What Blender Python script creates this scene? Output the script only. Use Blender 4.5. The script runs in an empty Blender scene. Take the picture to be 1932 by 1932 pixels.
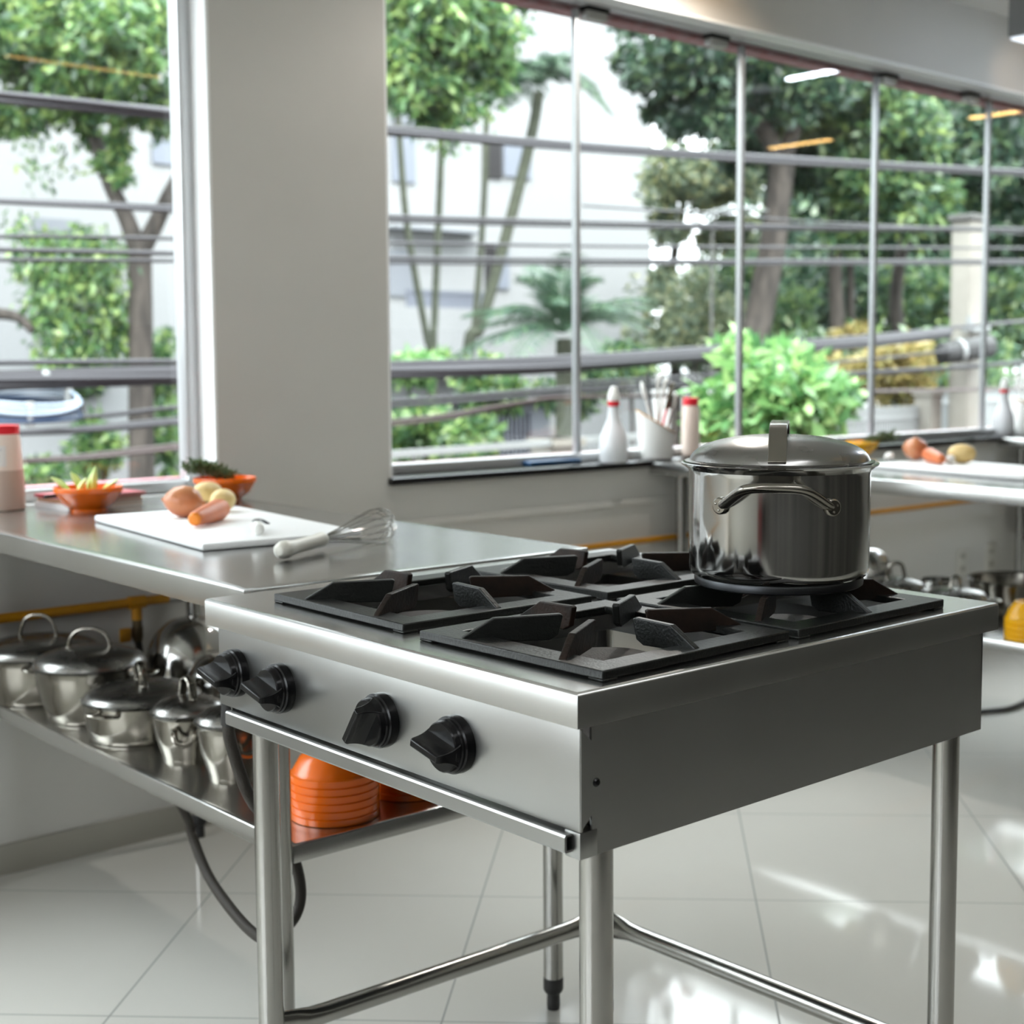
import bpy, bmesh, math, random
import numpy as np
from mathutils import Vector, Matrix
R = math.radians
random.seed(7); rng = np.random.default_rng(11)
scene = bpy.context.scene
COL = scene.collection

# ------------------------------------------------------------------ camera
cam_d = bpy.data.cameras.new('camera'); cam = bpy.data.objects.new('camera', cam_d); COL.objects.link(cam)
yaw, pitch, roll = 0.8233, 0.0882, -0.0012
Fv = Vector((math.cos(pitch)*math.cos(yaw), math.cos(pitch)*math.sin(yaw), -math.sin(pitch)))
R0 = Fv.cross(Vector((0,0,1))).normalized(); U0 = R0.cross(Fv)
Rv = math.cos(roll)*R0 + math.sin(roll)*U0; Uv = -math.sin(roll)*R0 + math.cos(roll)*U0
cam.matrix_world = Matrix(((Rv.x,Uv.x,-Fv.x,-0.9975),(Rv.y,Uv.y,-Fv.y,-1.1081),(Rv.z,Uv.z,-Fv.z,1.2517),(0,0,0,1)))
cam_d.sensor_fit = 'HORIZONTAL'; cam_d.sensor_width = 36; cam_d.lens = 50.016
cam_d.shift_x = -0.0836; cam_d.shift_y = -0.0263
cam_d.clip_start = 0.05; cam_d.clip_end = 400
cam_d.dof.use_dof = True; cam_d.dof.focus_distance = 1.80; cam_d.dof.aperture_fstop = 5.0
scene.camera = cam

# ------------------------------------------------------------------ world, sun, exposure
world = bpy.data.worlds.new('overcast sky'); scene.world = world; world.use_nodes = True
wt = world.node_tree; bg = wt.nodes['Background']; bg.inputs[0].default_value = (0.90, 0.96, 1.0, 1)
# overcast sky: three times brighter overhead than at the horizon
wc = wt.nodes.new('ShaderNodeTexCoord'); wx = wt.nodes.new('ShaderNodeSeparateXYZ'); wr = wt.nodes.new('ShaderNodeMapRange')
wr.inputs[1].default_value = 0.0; wr.inputs[2].default_value = 1.0; wr.inputs[3].default_value = 1.55; wr.inputs[4].default_value = 4.65
wt.links.new(wc.outputs['Generated'], wx.inputs[0]); wt.links.new(wx.outputs['Z'], wr.inputs[0]); wt.links.new(wr.outputs[0], bg.inputs[1])
sun_d = bpy.data.lights.new('sun', 'SUN'); sun_d.energy = 1.6; sun_d.angle = R(20); sun_d.color = (1.0, 0.96, 0.88)
sun = bpy.data.objects.new('sun', sun_d); COL.objects.link(sun)
sun.rotation_euler = Vector((0.45, 0.75, -1.1)).to_track_quat('-Z', 'Y').to_euler()
vs = scene.view_settings; scene.display_settings.display_device = 'sRGB'
vs.view_transform = 'Standard'; vs.look = 'None'; vs.gamma = 1; vs.exposure = 1.75; vs.use_curve_mapping = False
cy = scene.cycles
cy.use_denoising = True; cy.max_bounces = 9; cy.diffuse_bounces = 5; cy.glossy_bounces = 5; cy.transmission_bounces = 6
cy.transparent_max_bounces = 12; cy.sample_clamp_indirect = 6.0; cy.caustics_reflective = False; cy.caustics_refractive = False
cy.use_adaptive_sampling = True; cy.adaptive_threshold = 0.02

# ------------------------------------------------------------------ materials
def new_mat(name):
    m = bpy.data.materials.new(name); m.use_nodes = True
    nt = m.node_tree; b = nt.nodes['Principled BSDF']
    return m, nt, b
def nd(nt, typ, **kw):
    n = nt.nodes.new(typ)
    for k, v in kw.items():
        if k.startswith('i_'): n.inputs[int(k[2:])].default_value = v
        else: setattr(n, k, v)
    return n
def mat(name, col, rough=0.5, metal=0.0, spec=0.5, var=0.0, vscale=6.0, bump=0.0, bscale=60.0, rvar=0.0, stretch=None, coat=0.0, sss=0.0, col2=None, trans=0.0):
    m, nt, b = new_mat(name)
    b.inputs['Base Color'].default_value = (*col, 1); b.inputs['Roughness'].default_value = rough
    b.inputs['Metallic'].default_value = metal; b.inputs['Specular IOR Level'].default_value = spec
    b.inputs['Coat Weight'].default_value = coat; b.inputs['Coat Roughness'].default_value = 0.1
    b.inputs['Subsurface Weight'].default_value = sss
    b.inputs['Transmission Weight'].default_value = trans
    tc = nd(nt, 'ShaderNodeTexCoord'); src = tc.outputs['Object']
    if stretch:
        mp = nd(nt, 'ShaderNodeMapping'); mp.inputs['Scale'].default_value = stretch
        nt.links.new(src, mp.inputs['Vector']); src = mp.outputs['Vector']
    if var > 0 or rvar > 0 or col2:
        n = nd(nt, 'ShaderNodeTexNoise'); n.inputs['Scale'].default_value = vscale; n.inputs['Detail'].default_value = 5
        nt.links.new(src, n.inputs['Vector'])
        if var > 0 or col2:
            c2 = col2 if col2 else tuple(max(0, c*(1-var)) for c in col)
            r = nd(nt, 'ShaderNodeValToRGB'); r.color_ramp.elements[0].position = 0.35; r.color_ramp.elements[1].position = 0.65
            r.color_ramp.elements[0].color = (*c2, 1); r.color_ramp.elements[1].color = (*col, 1)
            nt.links.new(n.outputs['Fac'], r.inputs[0]); nt.links.new(r.outputs[0], b.inputs['Base Color'])
        if rvar > 0:
            mr = nd(nt, 'ShaderNodeMapRange'); mr.inputs[1].default_value = 0.3; mr.inputs[2].default_value = 0.7
            mr.inputs[3].default_value = max(0.02, rough-rvar); mr.inputs[4].default_value = rough+rvar
            nt.links.new(n.outputs['Fac'], mr.inputs[0]); nt.links.new(mr.outputs[0], b.inputs['Roughness'])
    if bump > 0:
        n2 = nd(nt, 'ShaderNodeTexNoise'); n2.inputs['Scale'].default_value = bscale; n2.inputs['Detail'].default_value = 3
        nt.links.new(src, n2.inputs['Vector'])
        bp = nd(nt, 'ShaderNodeBump'); bp.inputs['Strength'].default_value = bump; bp.inputs['Distance'].default_value = 0.002
        nt.links.new(n2.outputs['Fac'], bp.inputs['Height']); nt.links.new(bp.outputs[0], b.inputs['Normal'])
    return m
def leaf_mat(name, cols, trans=0.35, k=0.7):
    cols = [tuple(c*k for c in q) for q in cols]
    m, nt, b = new_mat(name)
    g = nd(nt, 'ShaderNodeNewGeometry'); r = nd(nt, 'ShaderNodeValToRGB')
    els = r.color_ramp.elements
    els[0].position = 0; els[0].color = (*cols[0], 1); els[1].position = 1; els[1].color = (*cols[-1], 1)
    for i, c in enumerate(cols[1:-1]): e = els.new((i+1)/(len(cols)-1)); e.color = (*c, 1)
    nt.links.new(g.outputs['Random Per Island'], r.inputs[0])
    d = nd(nt, 'ShaderNodeBsdfDiffuse'); t = nd(nt, 'ShaderNodeBsdfTranslucent'); mx = nd(nt, 'ShaderNodeMixShader'); mx.inputs[0].default_value = trans
    nt.links.new(r.outputs[0], d.inputs[0]); nt.links.new(r.outputs[0], t.inputs[0])
    gl = nd(nt, 'ShaderNodeBsdfGlossy'); gl.inputs['Roughness'].default_value = 0.4; m2 = nd(nt, 'ShaderNodeMixShader'); m2.inputs[0].default_value = 0.05
    nt.links.new(d.outputs[0], mx.inputs[1]); nt.links.new(t.outputs[0], mx.inputs[2])
    nt.links.new(mx.outputs[0], m2.inputs[1]); nt.links.new(gl.outputs[0], m2.inputs[2])
    nt.links.new(m2.outputs[0], nt.nodes['Material Output'].inputs[0])
    return m
def emit_mat(name, col, strength):
    m, nt, b = new_mat(name)
    b.inputs['Base Color'].default_value = (*col, 1); b.inputs['Emission Color'].default_value = (*col, 1); b.inputs['Emission Strength'].default_value = strength
    return m
def glass_pane_mat():
    m, nt, b = new_mat('window glass')
    t = nd(nt, 'ShaderNodeBsdfTransparent'); t.inputs[0].default_value = (0.97, 0.985, 0.98, 1)
    g = nd(nt, 'ShaderNodeBsdfGlossy'); g.inputs['Roughness'].default_value = 0.0
    lw = nd(nt, 'ShaderNodeLayerWeight'); lw.inputs[0].default_value = 0.5
    p5 = nd(nt, 'ShaderNodeMath', operation='POWER'); p5.inputs[1].default_value = 5.0; nt.links.new(lw.outputs['Facing'], p5.inputs[0])
    f = nd(nt, 'ShaderNodeMath', operation='MULTIPLY_ADD'); f.inputs[1].default_value = 0.96; f.inputs[2].default_value = 0.035; nt.links.new(p5.outputs[0], f.inputs[0])
    mx = nd(nt, 'ShaderNodeMixShader')
    nt.links.new(f.outputs[0], mx.inputs[0]); nt.links.new(t.outputs[0], mx.inputs[1]); nt.links.new(g.outputs[0], mx.inputs[2])
    nt.links.new(mx.outputs[0], nt.nodes['Material Output'].inputs[0])
    return m
def tile_mat():
    m, nt, b = new_mat('porcelain floor tile')
    tc = nd(nt, 'ShaderNodeTexCoord'); sx = nd(nt, 'ShaderNodeSeparateXYZ'); nt.links.new(tc.outputs['Object'], sx.inputs[0])
    def mth(op, a, bb=None):
        n = nd(nt, 'ShaderNodeMath'); n.operation = op
        for k, v in ((0, a), (1, bb)):
            if v is None: continue
            if isinstance(v, (int, float)): n.inputs[k].default_value = v
            else: nt.links.new(v, n.inputs[k])
        return n.outputs[0]
    x, y = sx.outputs[0], sx.outputs[1]
    d1 = mth('DIVIDE', mth('SUBTRACT', mth('SUBTRACT', y, x), 0.448), 0.9045)
    d2 = mth('DIVIDE', mth('SUBTRACT', mth('ADD', y, x), 1.553), 0.893)
    def edge(d): return mth('LESS_THAN', mth('ABSOLUTE', mth('SUBTRACT', d, mth('ROUND', d))), 0.0032)
    g = mth('MAXIMUM', edge(d1), edge(d2))
    n = nd(nt, 'ShaderNodeTexNoise'); n.inputs['Scale'].default_value = 1.6; n.inputs['Detail'].default_value = 6; nt.links.new(tc.outputs['Object'], n.inputs['Vector'])
    rp = nd(nt, 'ShaderNodeValToRGB'); rp.color_ramp.elements[0].color = (0.57, 0.56, 0.515, 1); rp.color_ramp.elements[1].color = (0.64, 0.63, 0.58, 1)
    nt.links.new(n.outputs['Fac'], rp.inputs[0])
    mx = nd(nt, 'ShaderNodeMix', data_type='RGBA'); nt.links.new(g, mx.inputs[0]); nt.links.new(rp.outputs[0], mx.inputs[6]); mx.inputs[7].default_value = (0.24, 0.24, 0.22, 1)
    nt.links.new(mx.outputs[2], b.inputs['Base Color'])
    mr = nd(nt, 'ShaderNodeMapRange'); mr.inputs[3].default_value = 0.07; mr.inputs[4].default_value = 0.6; nt.links.new(g, mr.inputs[0]); nt.links.new(mr.outputs[0], b.inputs['Roughness'])
    b.inputs['Specular IOR Level'].default_value = 0.55
    return m
M = {}
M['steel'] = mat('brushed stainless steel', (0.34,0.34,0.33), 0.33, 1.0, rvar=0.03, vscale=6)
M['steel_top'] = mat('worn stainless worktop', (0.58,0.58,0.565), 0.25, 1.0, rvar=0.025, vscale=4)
M['steel_table'] = mat('polished worktop steel', (0.52,0.52,0.505), 0.19, 1.0, rvar=0.03, vscale=4)
M['steel_dark'] = mat('stainless tube', (0.37,0.365,0.345), 0.22, 1.0, rvar=0.02, vscale=9)
M['pot'] = mat('polished pot steel', (0.46,0.455,0.44), 0.13, 1.0, rvar=0.07, vscale=9)
M['pot_satin'] = mat('satin pot steel', (0.25,0.235,0.205), 0.19, 1.0, rvar=0.04, vscale=12)
M['lid'] = mat('satin lid steel', (0.26,0.255,0.245), 0.26, 1.0, rvar=0.03, vscale=25)
M['pot_base'] = mat('dark sandwich pot base', (0.05,0.052,0.055), 0.35, 1.0)
M['iron'] = mat('cast iron', (0.005,0.006,0.005), 0.38, 0.0, 0.4, var=0.5, vscale=30, bump=0.35, bscale=260)
M['iron_worn'] = mat('rusty worn iron', (0.007,0.006,0.005), 0.45, 0.0, 0.16, col2=(0.022,0.012,0.008), vscale=18, bump=0.3, bscale=180)
M['burner'] = mat('burner cap iron', (0.06,0.05,0.045), 0.65, 0.0, 0.25, var=0.3, vscale=60, bump=0.4, bscale=300)
M['black'] = mat('black bakelite', (0.003,0.003,0.0035), 0.2, 0, 0.25)
M['rubber'] = mat('black rubber', (0.012,0.012,0.012), 0.5)
M['hose'] = mat('braided brown hose', (0.022,0.017,0.012), 0.55, 0.1, bump=0.6, bscale=500)
M['hose_black'] = mat('black cable jacket', (0.015,0.015,0.015), 0.4)
M['wall'] = mat('grey white wall paint', (0.60,0.588,0.552), 0.55, var=0.03, vscale=3, bump=0.05, bscale=90)
M['ceil'] = mat('ceiling paint', (0.92,0.92,0.90), 0.7)
M['reveal'] = mat('lit reveal and housing white', (0.90,0.91,0.91), 0.45)  # lighter than the wall paint: window light put into the reveal colour
M['dim_wall'] = mat('streaky dark for reflections', (0.10,0.095,0.085), 0.5, col2=(0.008,0.007,0.006), vscale=1.0, stretch=(2.6,0.01,0.01))  # unseen dark streaks, added to be reflected in the pot
M['red_wall'] = mat('dark red paint', (0.22,0.02,0.02), 0.5)
M['pink'] = mat('flaking pink plaster', (0.34,0.12,0.135), 0.8, col2=(0.40,0.25,0.265), vscale=25)
M['alu'] = mat('aluminium frame', (0.62,0.63,0.64), 0.35, 0.6)
M['clip'] = mat('grey patch fitting', (0.42,0.42,0.40), 0.4, 0.3)
M['granite'] = mat('black granite sill', (0.012,0.012,0.013), 0.12, 0, 0.5, var=0.4, vscale=150)
M['base'] = mat('baseboard tile', (0.33,0.315,0.27), 0.35)
M['tile'] = tile_mat()
M['glass'] = glass_pane_mat()
M['joint'] = mat('glass joint profile', (0.34,0.355,0.36), 0.35, 0.2)
M['pipe'] = mat('yellow gas pipe paint', (0.50,0.22,0.008), 0.35)
M['brass'] = mat('old brass valve', (0.12,0.09,0.05), 0.4, 0.8)
M['orange'] = mat('orange melamine', (0.86,0.15,0.003), 0.25, coat=0.2)
M['yellow'] = mat('yellow melamine', (0.93,0.47,0.004), 0.22, coat=0.3)
M['board'] = mat('white cutting board', (0.84,0.85,0.85), 0.4)
M['white'] = mat('white plastic', (0.80,0.80,0.77), 0.35)
M['cream'] = mat('cream plastic', (0.70,0.69,0.62), 0.4)
M['milky'] = mat('milky bottle plastic', (0.82,0.84,0.86), 0.3, trans=0.25)
M['red'] = mat('red plastic cap', (0.72,0.015,0.03), 0.35)
M['salt'] = mat('beige ground contents', (0.52,0.39,0.32), 0.6)
M['jar'] = mat('pale frosted jar', (0.82,0.69,0.61), 0.35)
M['label'] = mat('pale label', (0.75,0.72,0.70), 0.6)
M['ink'] = mat('grey blue print', (0.18,0.18,0.27), 0.6)
M['onion'] = mat('onion skin', (0.40,0.11,0.042), 0.3, col2=(0.54,0.25,0.11), vscale=9, stretch=(1,1,0.15))
M['potato'] = mat('potato skin', (0.74,0.56,0.26), 0.5, col2=(0.64,0.45,0.17), vscale=30, bump=0.15)
M['carrot'] = mat('carrot skin', (0.62,0.17,0.05), 0.45, col2=(0.52,0.13,0.04), vscale=14, stretch=(5,1,1), bump=0.3, bscale=70)
M['carrot_tip'] = mat('cut carrot end', (0.75,0.22,0.012), 0.45)
M['garlic'] = mat('garlic skin', (0.82,0.80,0.76), 0.5)
M['pea'] = mat('pale green wedge', (0.44,0.64,0.15), 0.35, col2=(0.62,0.74,0.34), vscale=20)
M['herb'] = leaf_mat('herb leaf', [(0.05,0.10,0.03),(0.10,0.17,0.06),(0.20,0.28,0.12)])
M['stemg'] = mat('herb stem', (0.16,0.14,0.06), 0.6)
M['book_red'] = mat('red book cover', (0.50,0.03,0.06), 0.35, col2=(0.75,0.35,0.36), vscale=8)
M['paper'] = mat('book pages', (0.70,0.62,0.56), 0.7)
M['book_white'] = mat('white book cover', (0.74,0.72,0.72), 0.4)
M['book_brown'] = mat('brown book cover', (0.50,0.27,0.16), 0.45)
M['bluebk'] = mat('dark blue cover', (0.01,0.06,0.15), 0.3)
M['socket'] = mat('cream socket plate', (0.60,0.585,0.53), 0.4)
M['lampgrey'] = mat('grey lamp housing', (0.22,0.23,0.24), 0.5)
M['warm_led'] = emit_mat('warm lamp diffuser', (1.0,0.62,0.22), 8.0)
M['warm_dim'] = emit_mat('dim warm lamp diffuser', (1.0,0.62,0.22), 2.0)
M['cool_led'] = emit_mat('cool lamp diffuser', (0.75,0.86,1.0), 45.0)
M['fill_panel_led'] = emit_mat('fill panel diffuser', (0.95,0.97,1.0), 3.0)
M['spot_led'] = emit_mat('spot lens', (0.85,0.92,1.0), 0.35)
# outdoors
M['bark'] = mat('dark bark', (0.014,0.011,0.009), 0.9, col2=(0.045,0.037,0.031), vscale=5, bump=0.8, bscale=14, stretch=(3,3,0.5))
M['palm_bark'] = mat('palm bark', (0.06,0.068,0.045), 0.9, col2=(0.035,0.04,0.027), vscale=5, stretch=(1,1,6))
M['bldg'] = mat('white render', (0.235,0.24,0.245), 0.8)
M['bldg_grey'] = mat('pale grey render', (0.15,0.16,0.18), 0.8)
M['shutter'] = mat('dark window', (0.022,0.02,0.022), 0.3)
M['blind'] = mat('pale slat blind', (0.15,0.165,0.20), 0.6)
M['rail'] = mat('balcony bars', (0.12,0.13,0.16), 0.5)
M['fence'] = mat('white fence paint', (0.22,0.235,0.235), 0.5)
M['pillar'] = mat('cream pillar', (0.20,0.19,0.165), 0.8)
M['concrete'] = mat('concrete', (0.10,0.10,0.095), 0.9, var=0.2, vscale=4)
M['asphalt'] = mat('street asphalt', (0.075,0.075,0.07), 0.9, var=0.2, vscale=2)
M['lawn'] = mat('lawn', (0.10,0.16,0.06), 0.9, var=0.4, vscale=3)
M['cable'] = mat('grey cable jacket', (0.022,0.021,0.025), 0.45, 0, 0.4)
M['cable_b'] = mat('brown cable jacket', (0.04,0.026,0.024), 0.5)
M['coil'] = mat('pale blue cable coil', (0.20,0.245,0.30), 0.4)
M['coil_d'] = mat('navy cable coil', (0.008,0.022,0.055), 0.4)
M['orangec'] = mat('orange wire', (0.70,0.28,0.03), 0.5)
L_bright = leaf_mat('bright leaves', [(0.04,0.105,0.055),(0.10,0.23,0.09),(0.20,0.37,0.11),(0.42,0.56,0.17)], 0.45)
L_mid = leaf_mat('mid green leaves', [(0.030,0.075,0.045),(0.07,0.16,0.085),(0.14,0.26,0.10),(0.30,0.40,0.12)], 0.35)
L_dark = leaf_mat('dark green leaves', [(0.018,0.045,0.032),(0.035,0.085,0.055),(0.065,0.14,0.08),(0.16,0.24,0.09)], 0.3)
L_grey = leaf_mat('grey green leaves', [(0.10,0.16,0.11),(0.19,0.27,0.18),(0.32,0.38,0.22),(0.48,0.48,0.22)], 0.35)
L_lime = leaf_mat('lime leaves', [(0.08,0.22,0.08),(0.17,0.40,0.13),(0.32,0.58,0.20),(0.50,0.72,0.28)], 0.45)
L_yell = leaf_mat('yellowing leaves', [(0.22,0.20,0.07),(0.42,0.34,0.12),(0.55,0.42,0.16),(0.30,0.32,0.10)], 0.35)
L_palm = leaf_mat('palm fronds', [(0.03,0.075,0.05),(0.06,0.12,0.075),(0.11,0.18,0.09)], 0.25)

# ------------------------------------------------------------------ mesh helpers
class MB:
    def __init__(s): s.v = []; s.f = []
    def add(s, v, f):
        o = len(s.v); s.v += [tuple(p) for p in v]; s.f += [tuple(i+o for i in q) for q in f]; return s
    def box(s, x0, x1, y0, y1, z0, z1, bev=0.0, T=None):
        bm = bmesh.new(); bmesh.ops.create_cube(bm, size=1)
        for v in bm.verts: v.co = Vector(((x0+x1)/2+v.co.x*(x1-x0), (y0+y1)/2+v.co.y*(y1-y0), (z0+z1)/2+v.co.z*(z1-z0)))
        if bev > 0: bmesh.ops.bevel(bm, geom=list(bm.edges), offset=bev, segments=2, affect='EDGES', profile=0.5)
        bm.verts.index_update()
        vs_ = [(T @ v.co if T else v.co.copy()) for v in bm.verts]; fs = [[v.index for v in f.verts] for f in bm.faces]
        bm.free(); return s.add(vs_, fs)
    def lathe(s, prof, seg=40, T=None):
        vs_ = []; fs = []; n = len(prof); idx = []
        for (r, z) in prof:
            if r < 1e-6: idx.append([len(vs_)]); vs_.append(Vector((0,0,z)))
            else:
                idx.append(list(range(len(vs_), len(vs_)+seg)))
                for k in range(seg):
                    a = 2*math.pi*k/seg; vs_.append(Vector((r*math.cos(a), r*math.sin(a), z)))
        for i in range(n-1):
            A, B = idx[i], idx[i+1]
            for k in range(seg):
                k2 = (k+1) % seg
                if len(A) == 1 and len(B) == 1: continue
                if len(A) == 1: fs.append((A[0], B[k2], B[k]))
                elif len(B) == 1: fs.append((A[k], A[k2], B[0]))
                else: fs.append((A[k], A[k2], B[k2], B[k]))
        if T: vs_ = [T @ v for v in vs_]
        return s.add(vs_, fs)
    def tube(s, pts, r, seg=12, closed=False, flat=None):
        P = [Vector(p) for p in pts]; n = len(P)
        rr = r if isinstance(r, (list, tuple)) else [r]*n
        vs_ = []; fs = []; N = None
        for i in range(n):
            if closed: t = P[(i+1) % n]-P[(i-1) % n]
            else: t = P[min(i+1, n-1)]-P[max(i-1, 0)]
            t.normalize()
            if N is None:
                N = t.cross(Vector((0,0,1)))
                if N.length < 1e-3: N = t.cross(Vector((1,0,0)))
                N.normalize()
            else: N = (N - t*N.dot(t)).normalized()
            Bn = t.cross(N)
            for k in range(seg):
                a = 2*math.pi*k/seg
                ca, sa = math.cos(a), math.sin(a)
                if flat: ca, sa = ca*flat[0], sa*flat[1]
                vs_.append(P[i] + (N*ca + Bn*sa)*rr[i])
        m = n if closed else n-1
        for i in range(m):
            j = (i+1) % n
            for k in range(seg):
                k2 = (k+1) % seg; fs.append((i*seg+k, i*seg+k2, j*seg+k2, j*seg+k))
        if not closed: fs.append(tuple(reversed(range(seg)))); fs.append(tuple((n-1)*seg+k for k in range(seg)))
        return s.add(vs_, fs)
    def cyl(s, p0, p1, r, seg=20, r1=None): return s.tube([p0, p1], [r, r if r1 is None else r1], seg)
    def prism(s, poly, T, h0, h1):
        n = len(poly)
        vs_ = [T @ Vector((x, y, h0)) for x, y in poly] + [T @ Vector((x, y, h1)) for x, y in poly]
        fs = [tuple(reversed(range(n))), tuple(range(n, 2*n))] + [(i, (i+1) % n, n+(i+1) % n, n+i) for i in range(n)]
        return s.add(vs_, fs)
    def build(s, name, m, parent=None, ang=35, smooth=True, loc=None, rot=None):
        me = bpy.data.meshes.new(name); me.from_pydata([tuple(v) for v in s.v], [], s.f)
        bm = bmesh.new(); bm.from_mesh(me); bmesh.ops.recalc_face_normals(bm, faces=bm.faces); bm.to_mesh(me); bm.free()
        if smooth:
            me.polygons.foreach_set('use_smooth', [True]*len(me.polygons)); me.set_sharp_from_angle(angle=R(ang))
        me.materials.append(M[m] if isinstance(m, str) else m)
        o = bpy.data.objects.new(name, me); COL.objects.link(o)
        if parent: o.parent = parent
        if loc: o.location = loc
        if rot: o.rotation_euler = rot
        return o
def spline(pts, n=8, closed=False):
    P = [Vector(p) for p in pts]; out = []; m = len(P)
    g = (lambda i: P[i % m]) if closed else (lambda i: P[max(0, min(m-1, i))])
    for i in range(m if closed else m-1):
        a, b, c, d = g(i-1), g(i), g(i+1), g(i+2)
        for k in range(n):
            t = k/n
            out.append(0.5*((2*b)+(-a+c)*t+(2*a-5*b+4*c-d)*t*t+(-a+3*b-3*c+d)*t**3))
    if not closed: out.append(P[-1].copy())
    return out
def thing(name, label, cat, loc=(0,0,0), rz=0, group=None):
    o = bpy.data.objects.new(name, None); COL.objects.link(o); o.location = loc; o.rotation_euler = (0, 0, rz)
    o.empty_display_size = 0.05
    return tag(o, label, cat, group)
def tag(o, label, cat, group=None, kind=None):
    o['label'] = label; o['category'] = cat
    if group: o['group'] = group
    if kind: o['kind'] = kind
    return o
def struct(o, label=None):
    o['kind'] = 'structure'
    if label: o['label'] = label
    return o
def dup(root, loc, rz=None, label=None):
    r = root.copy(); COL.objects.link(r); r.location = loc
    if rz is not None: r.rotation_euler = (0, 0, rz)
    if label: r['label'] = label
    for ch in root.children:
        c = ch.copy(); COL.objects.link(c); c.parent = r
        for g in ch.children:
            d = g.copy(); COL.objects.link(d); d.parent = c
    return r
ZX = Matrix(((0,0,1),(1,0,0),(0,1,0))).to_4x4()   # local (x,y,z) -> (z,x,y)
def place(loc, rot=None): 
    return Matrix.Translation(Vector(loc)) @ (rot.to_4x4() if rot else Matrix.Identity(4))
def along(p, d):   # local z axis towards d
    return Matrix.Translation(Vector(p)) @ Vector(d).to_track_quat('Z', 'Y').to_matrix().to_4x4()
# ------------------------------------------------------------------ room shell
W = 2.359                     # inner face of the window wall
b = MB(); b.box(-4.4, 11.2, -2.0, 2.55, -0.12, 0.0); struct(b.build('floor', 'tile', smooth=False), 'glossy cream porcelain tiles laid diagonally with thin grey joints')
b = MB(); b.box(-4.4, 11.2, -2.0, 2.57, 2.743, 2.9); struct(b.build('ceiling', 'ceil', smooth=False), 'plain pale ceiling above the kitchen')
b = MB()
b.box(-4.2, 11.0, W, 2.50, 0.0, 0.885)                       # below the sills
b.box(0.837, 1.385, W, 2.50, 0.885, 2.743)                   # pier between the windows
b.box(-4.2, -3.3, W, 2.50, 0.885, 2.743); b.box(7.3, 11.0, W, 2.50, 0.885, 2.743)
b.box(-3.3, 0.837, W, 2.50, 2.437, 2.743); b.box(1.385, 7.3, W, 2.50, 2.437, 2.743)
b.box(1.387, 11.0, W-0.006, W, 0.752, 0.776, 0.004)          # low raised band
wb = b.build('wall_back', 'wall', smooth=False); struct(wb, 'warm grey painted wall and pier between the two windows')
b = MB()
b.box(-4.2, 11.0, 2.50, 2.572, -2.0, 0.93); b.box(0.8385, 1.39, 2.50, 2.572, 0.93, 2.9)
b.box(-3.3, 0.8385, 2.50, 2.572, 2.402, 3.2); b.box(1.39, 7.3, 2.50, 2.572, 2.402, 3.2)
b.box(-4.2, -3.3, 2.50, 2.572, 0.93, 3.2); b.box(7.3, 11.0, 2.50, 2.572, 0.93, 3.2)
struct(b.build('trim_1', 'pink', smooth=False), 'pink outer plaster edge around the window openings')
b = MB()
b.box(-4.4, -4.2, -1.0, 2.5, 0, 0.95); b.box(-4.4, -4.2, 2.1, 2.5, 0.95, 2.743); b.box(-4.4, -4.2, -1.0, 2.1, 2.65, 2.743)
struct(b.build('wall_left', 'wall', smooth=False))
b = MB(); b.box(-4.4, -4.2, -2.0, -1.45, 0, 2.743); struct(b.build('wall_left', 'dim_wall', smooth=False))
b = MB(); b.box(-4.4, -4.15, -1.45, -1.0, 0, 2.743); struct(b.build('trim_5', 'red_wall', smooth=False), 'unseen dark red pier added for the red reflection in the pot')  # added out of view for the red band reflected in the pot
b = MB(); b.box(11.0, 11.2, -2.0, 2.5, 0, 2.743); struct(b.build('wall_right', 'wall', smooth=False))
b = MB(); b.box(-4.4, 11.2, -2.0, -1.8, 1.45, 2.743); struct(b.build('wall_front', 'wall', smooth=False))
b = MB(); b.box(-4.4, 11.2, -2.0, -1.77, 0, 1.45); struct(b.build('trim_6', 'dim_wall', smooth=False), 'unseen dark lower wall added behind the camera for dark reflections')  # added dark lower wall, darkens reflections in stove side and pot
b = MB(); b.box(-4.2, 11.0, W-0.012, W, 0.0, 0.075, 0.002); struct(b.build('baseboard_back', 'base'), 'low beige baseboard along the window wall')
# reveals of the windows, window light put into their white
b = MB(); b.box(0.829, 0.837, W, 2.447, 0.9, 2.43); b.box(-3.3, 0.837, W, 2.447, 2.428, 2.437); b.box(1.387, 7.3, W, 2.447, 2.428, 2.437); b.box(1.385, 1.393, W, 2.447, 0.905, 2.43)
struct(b.build('trim_2', 'reveal', smooth=False), 'reveals inside the window openings, whitened for the window light')
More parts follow.
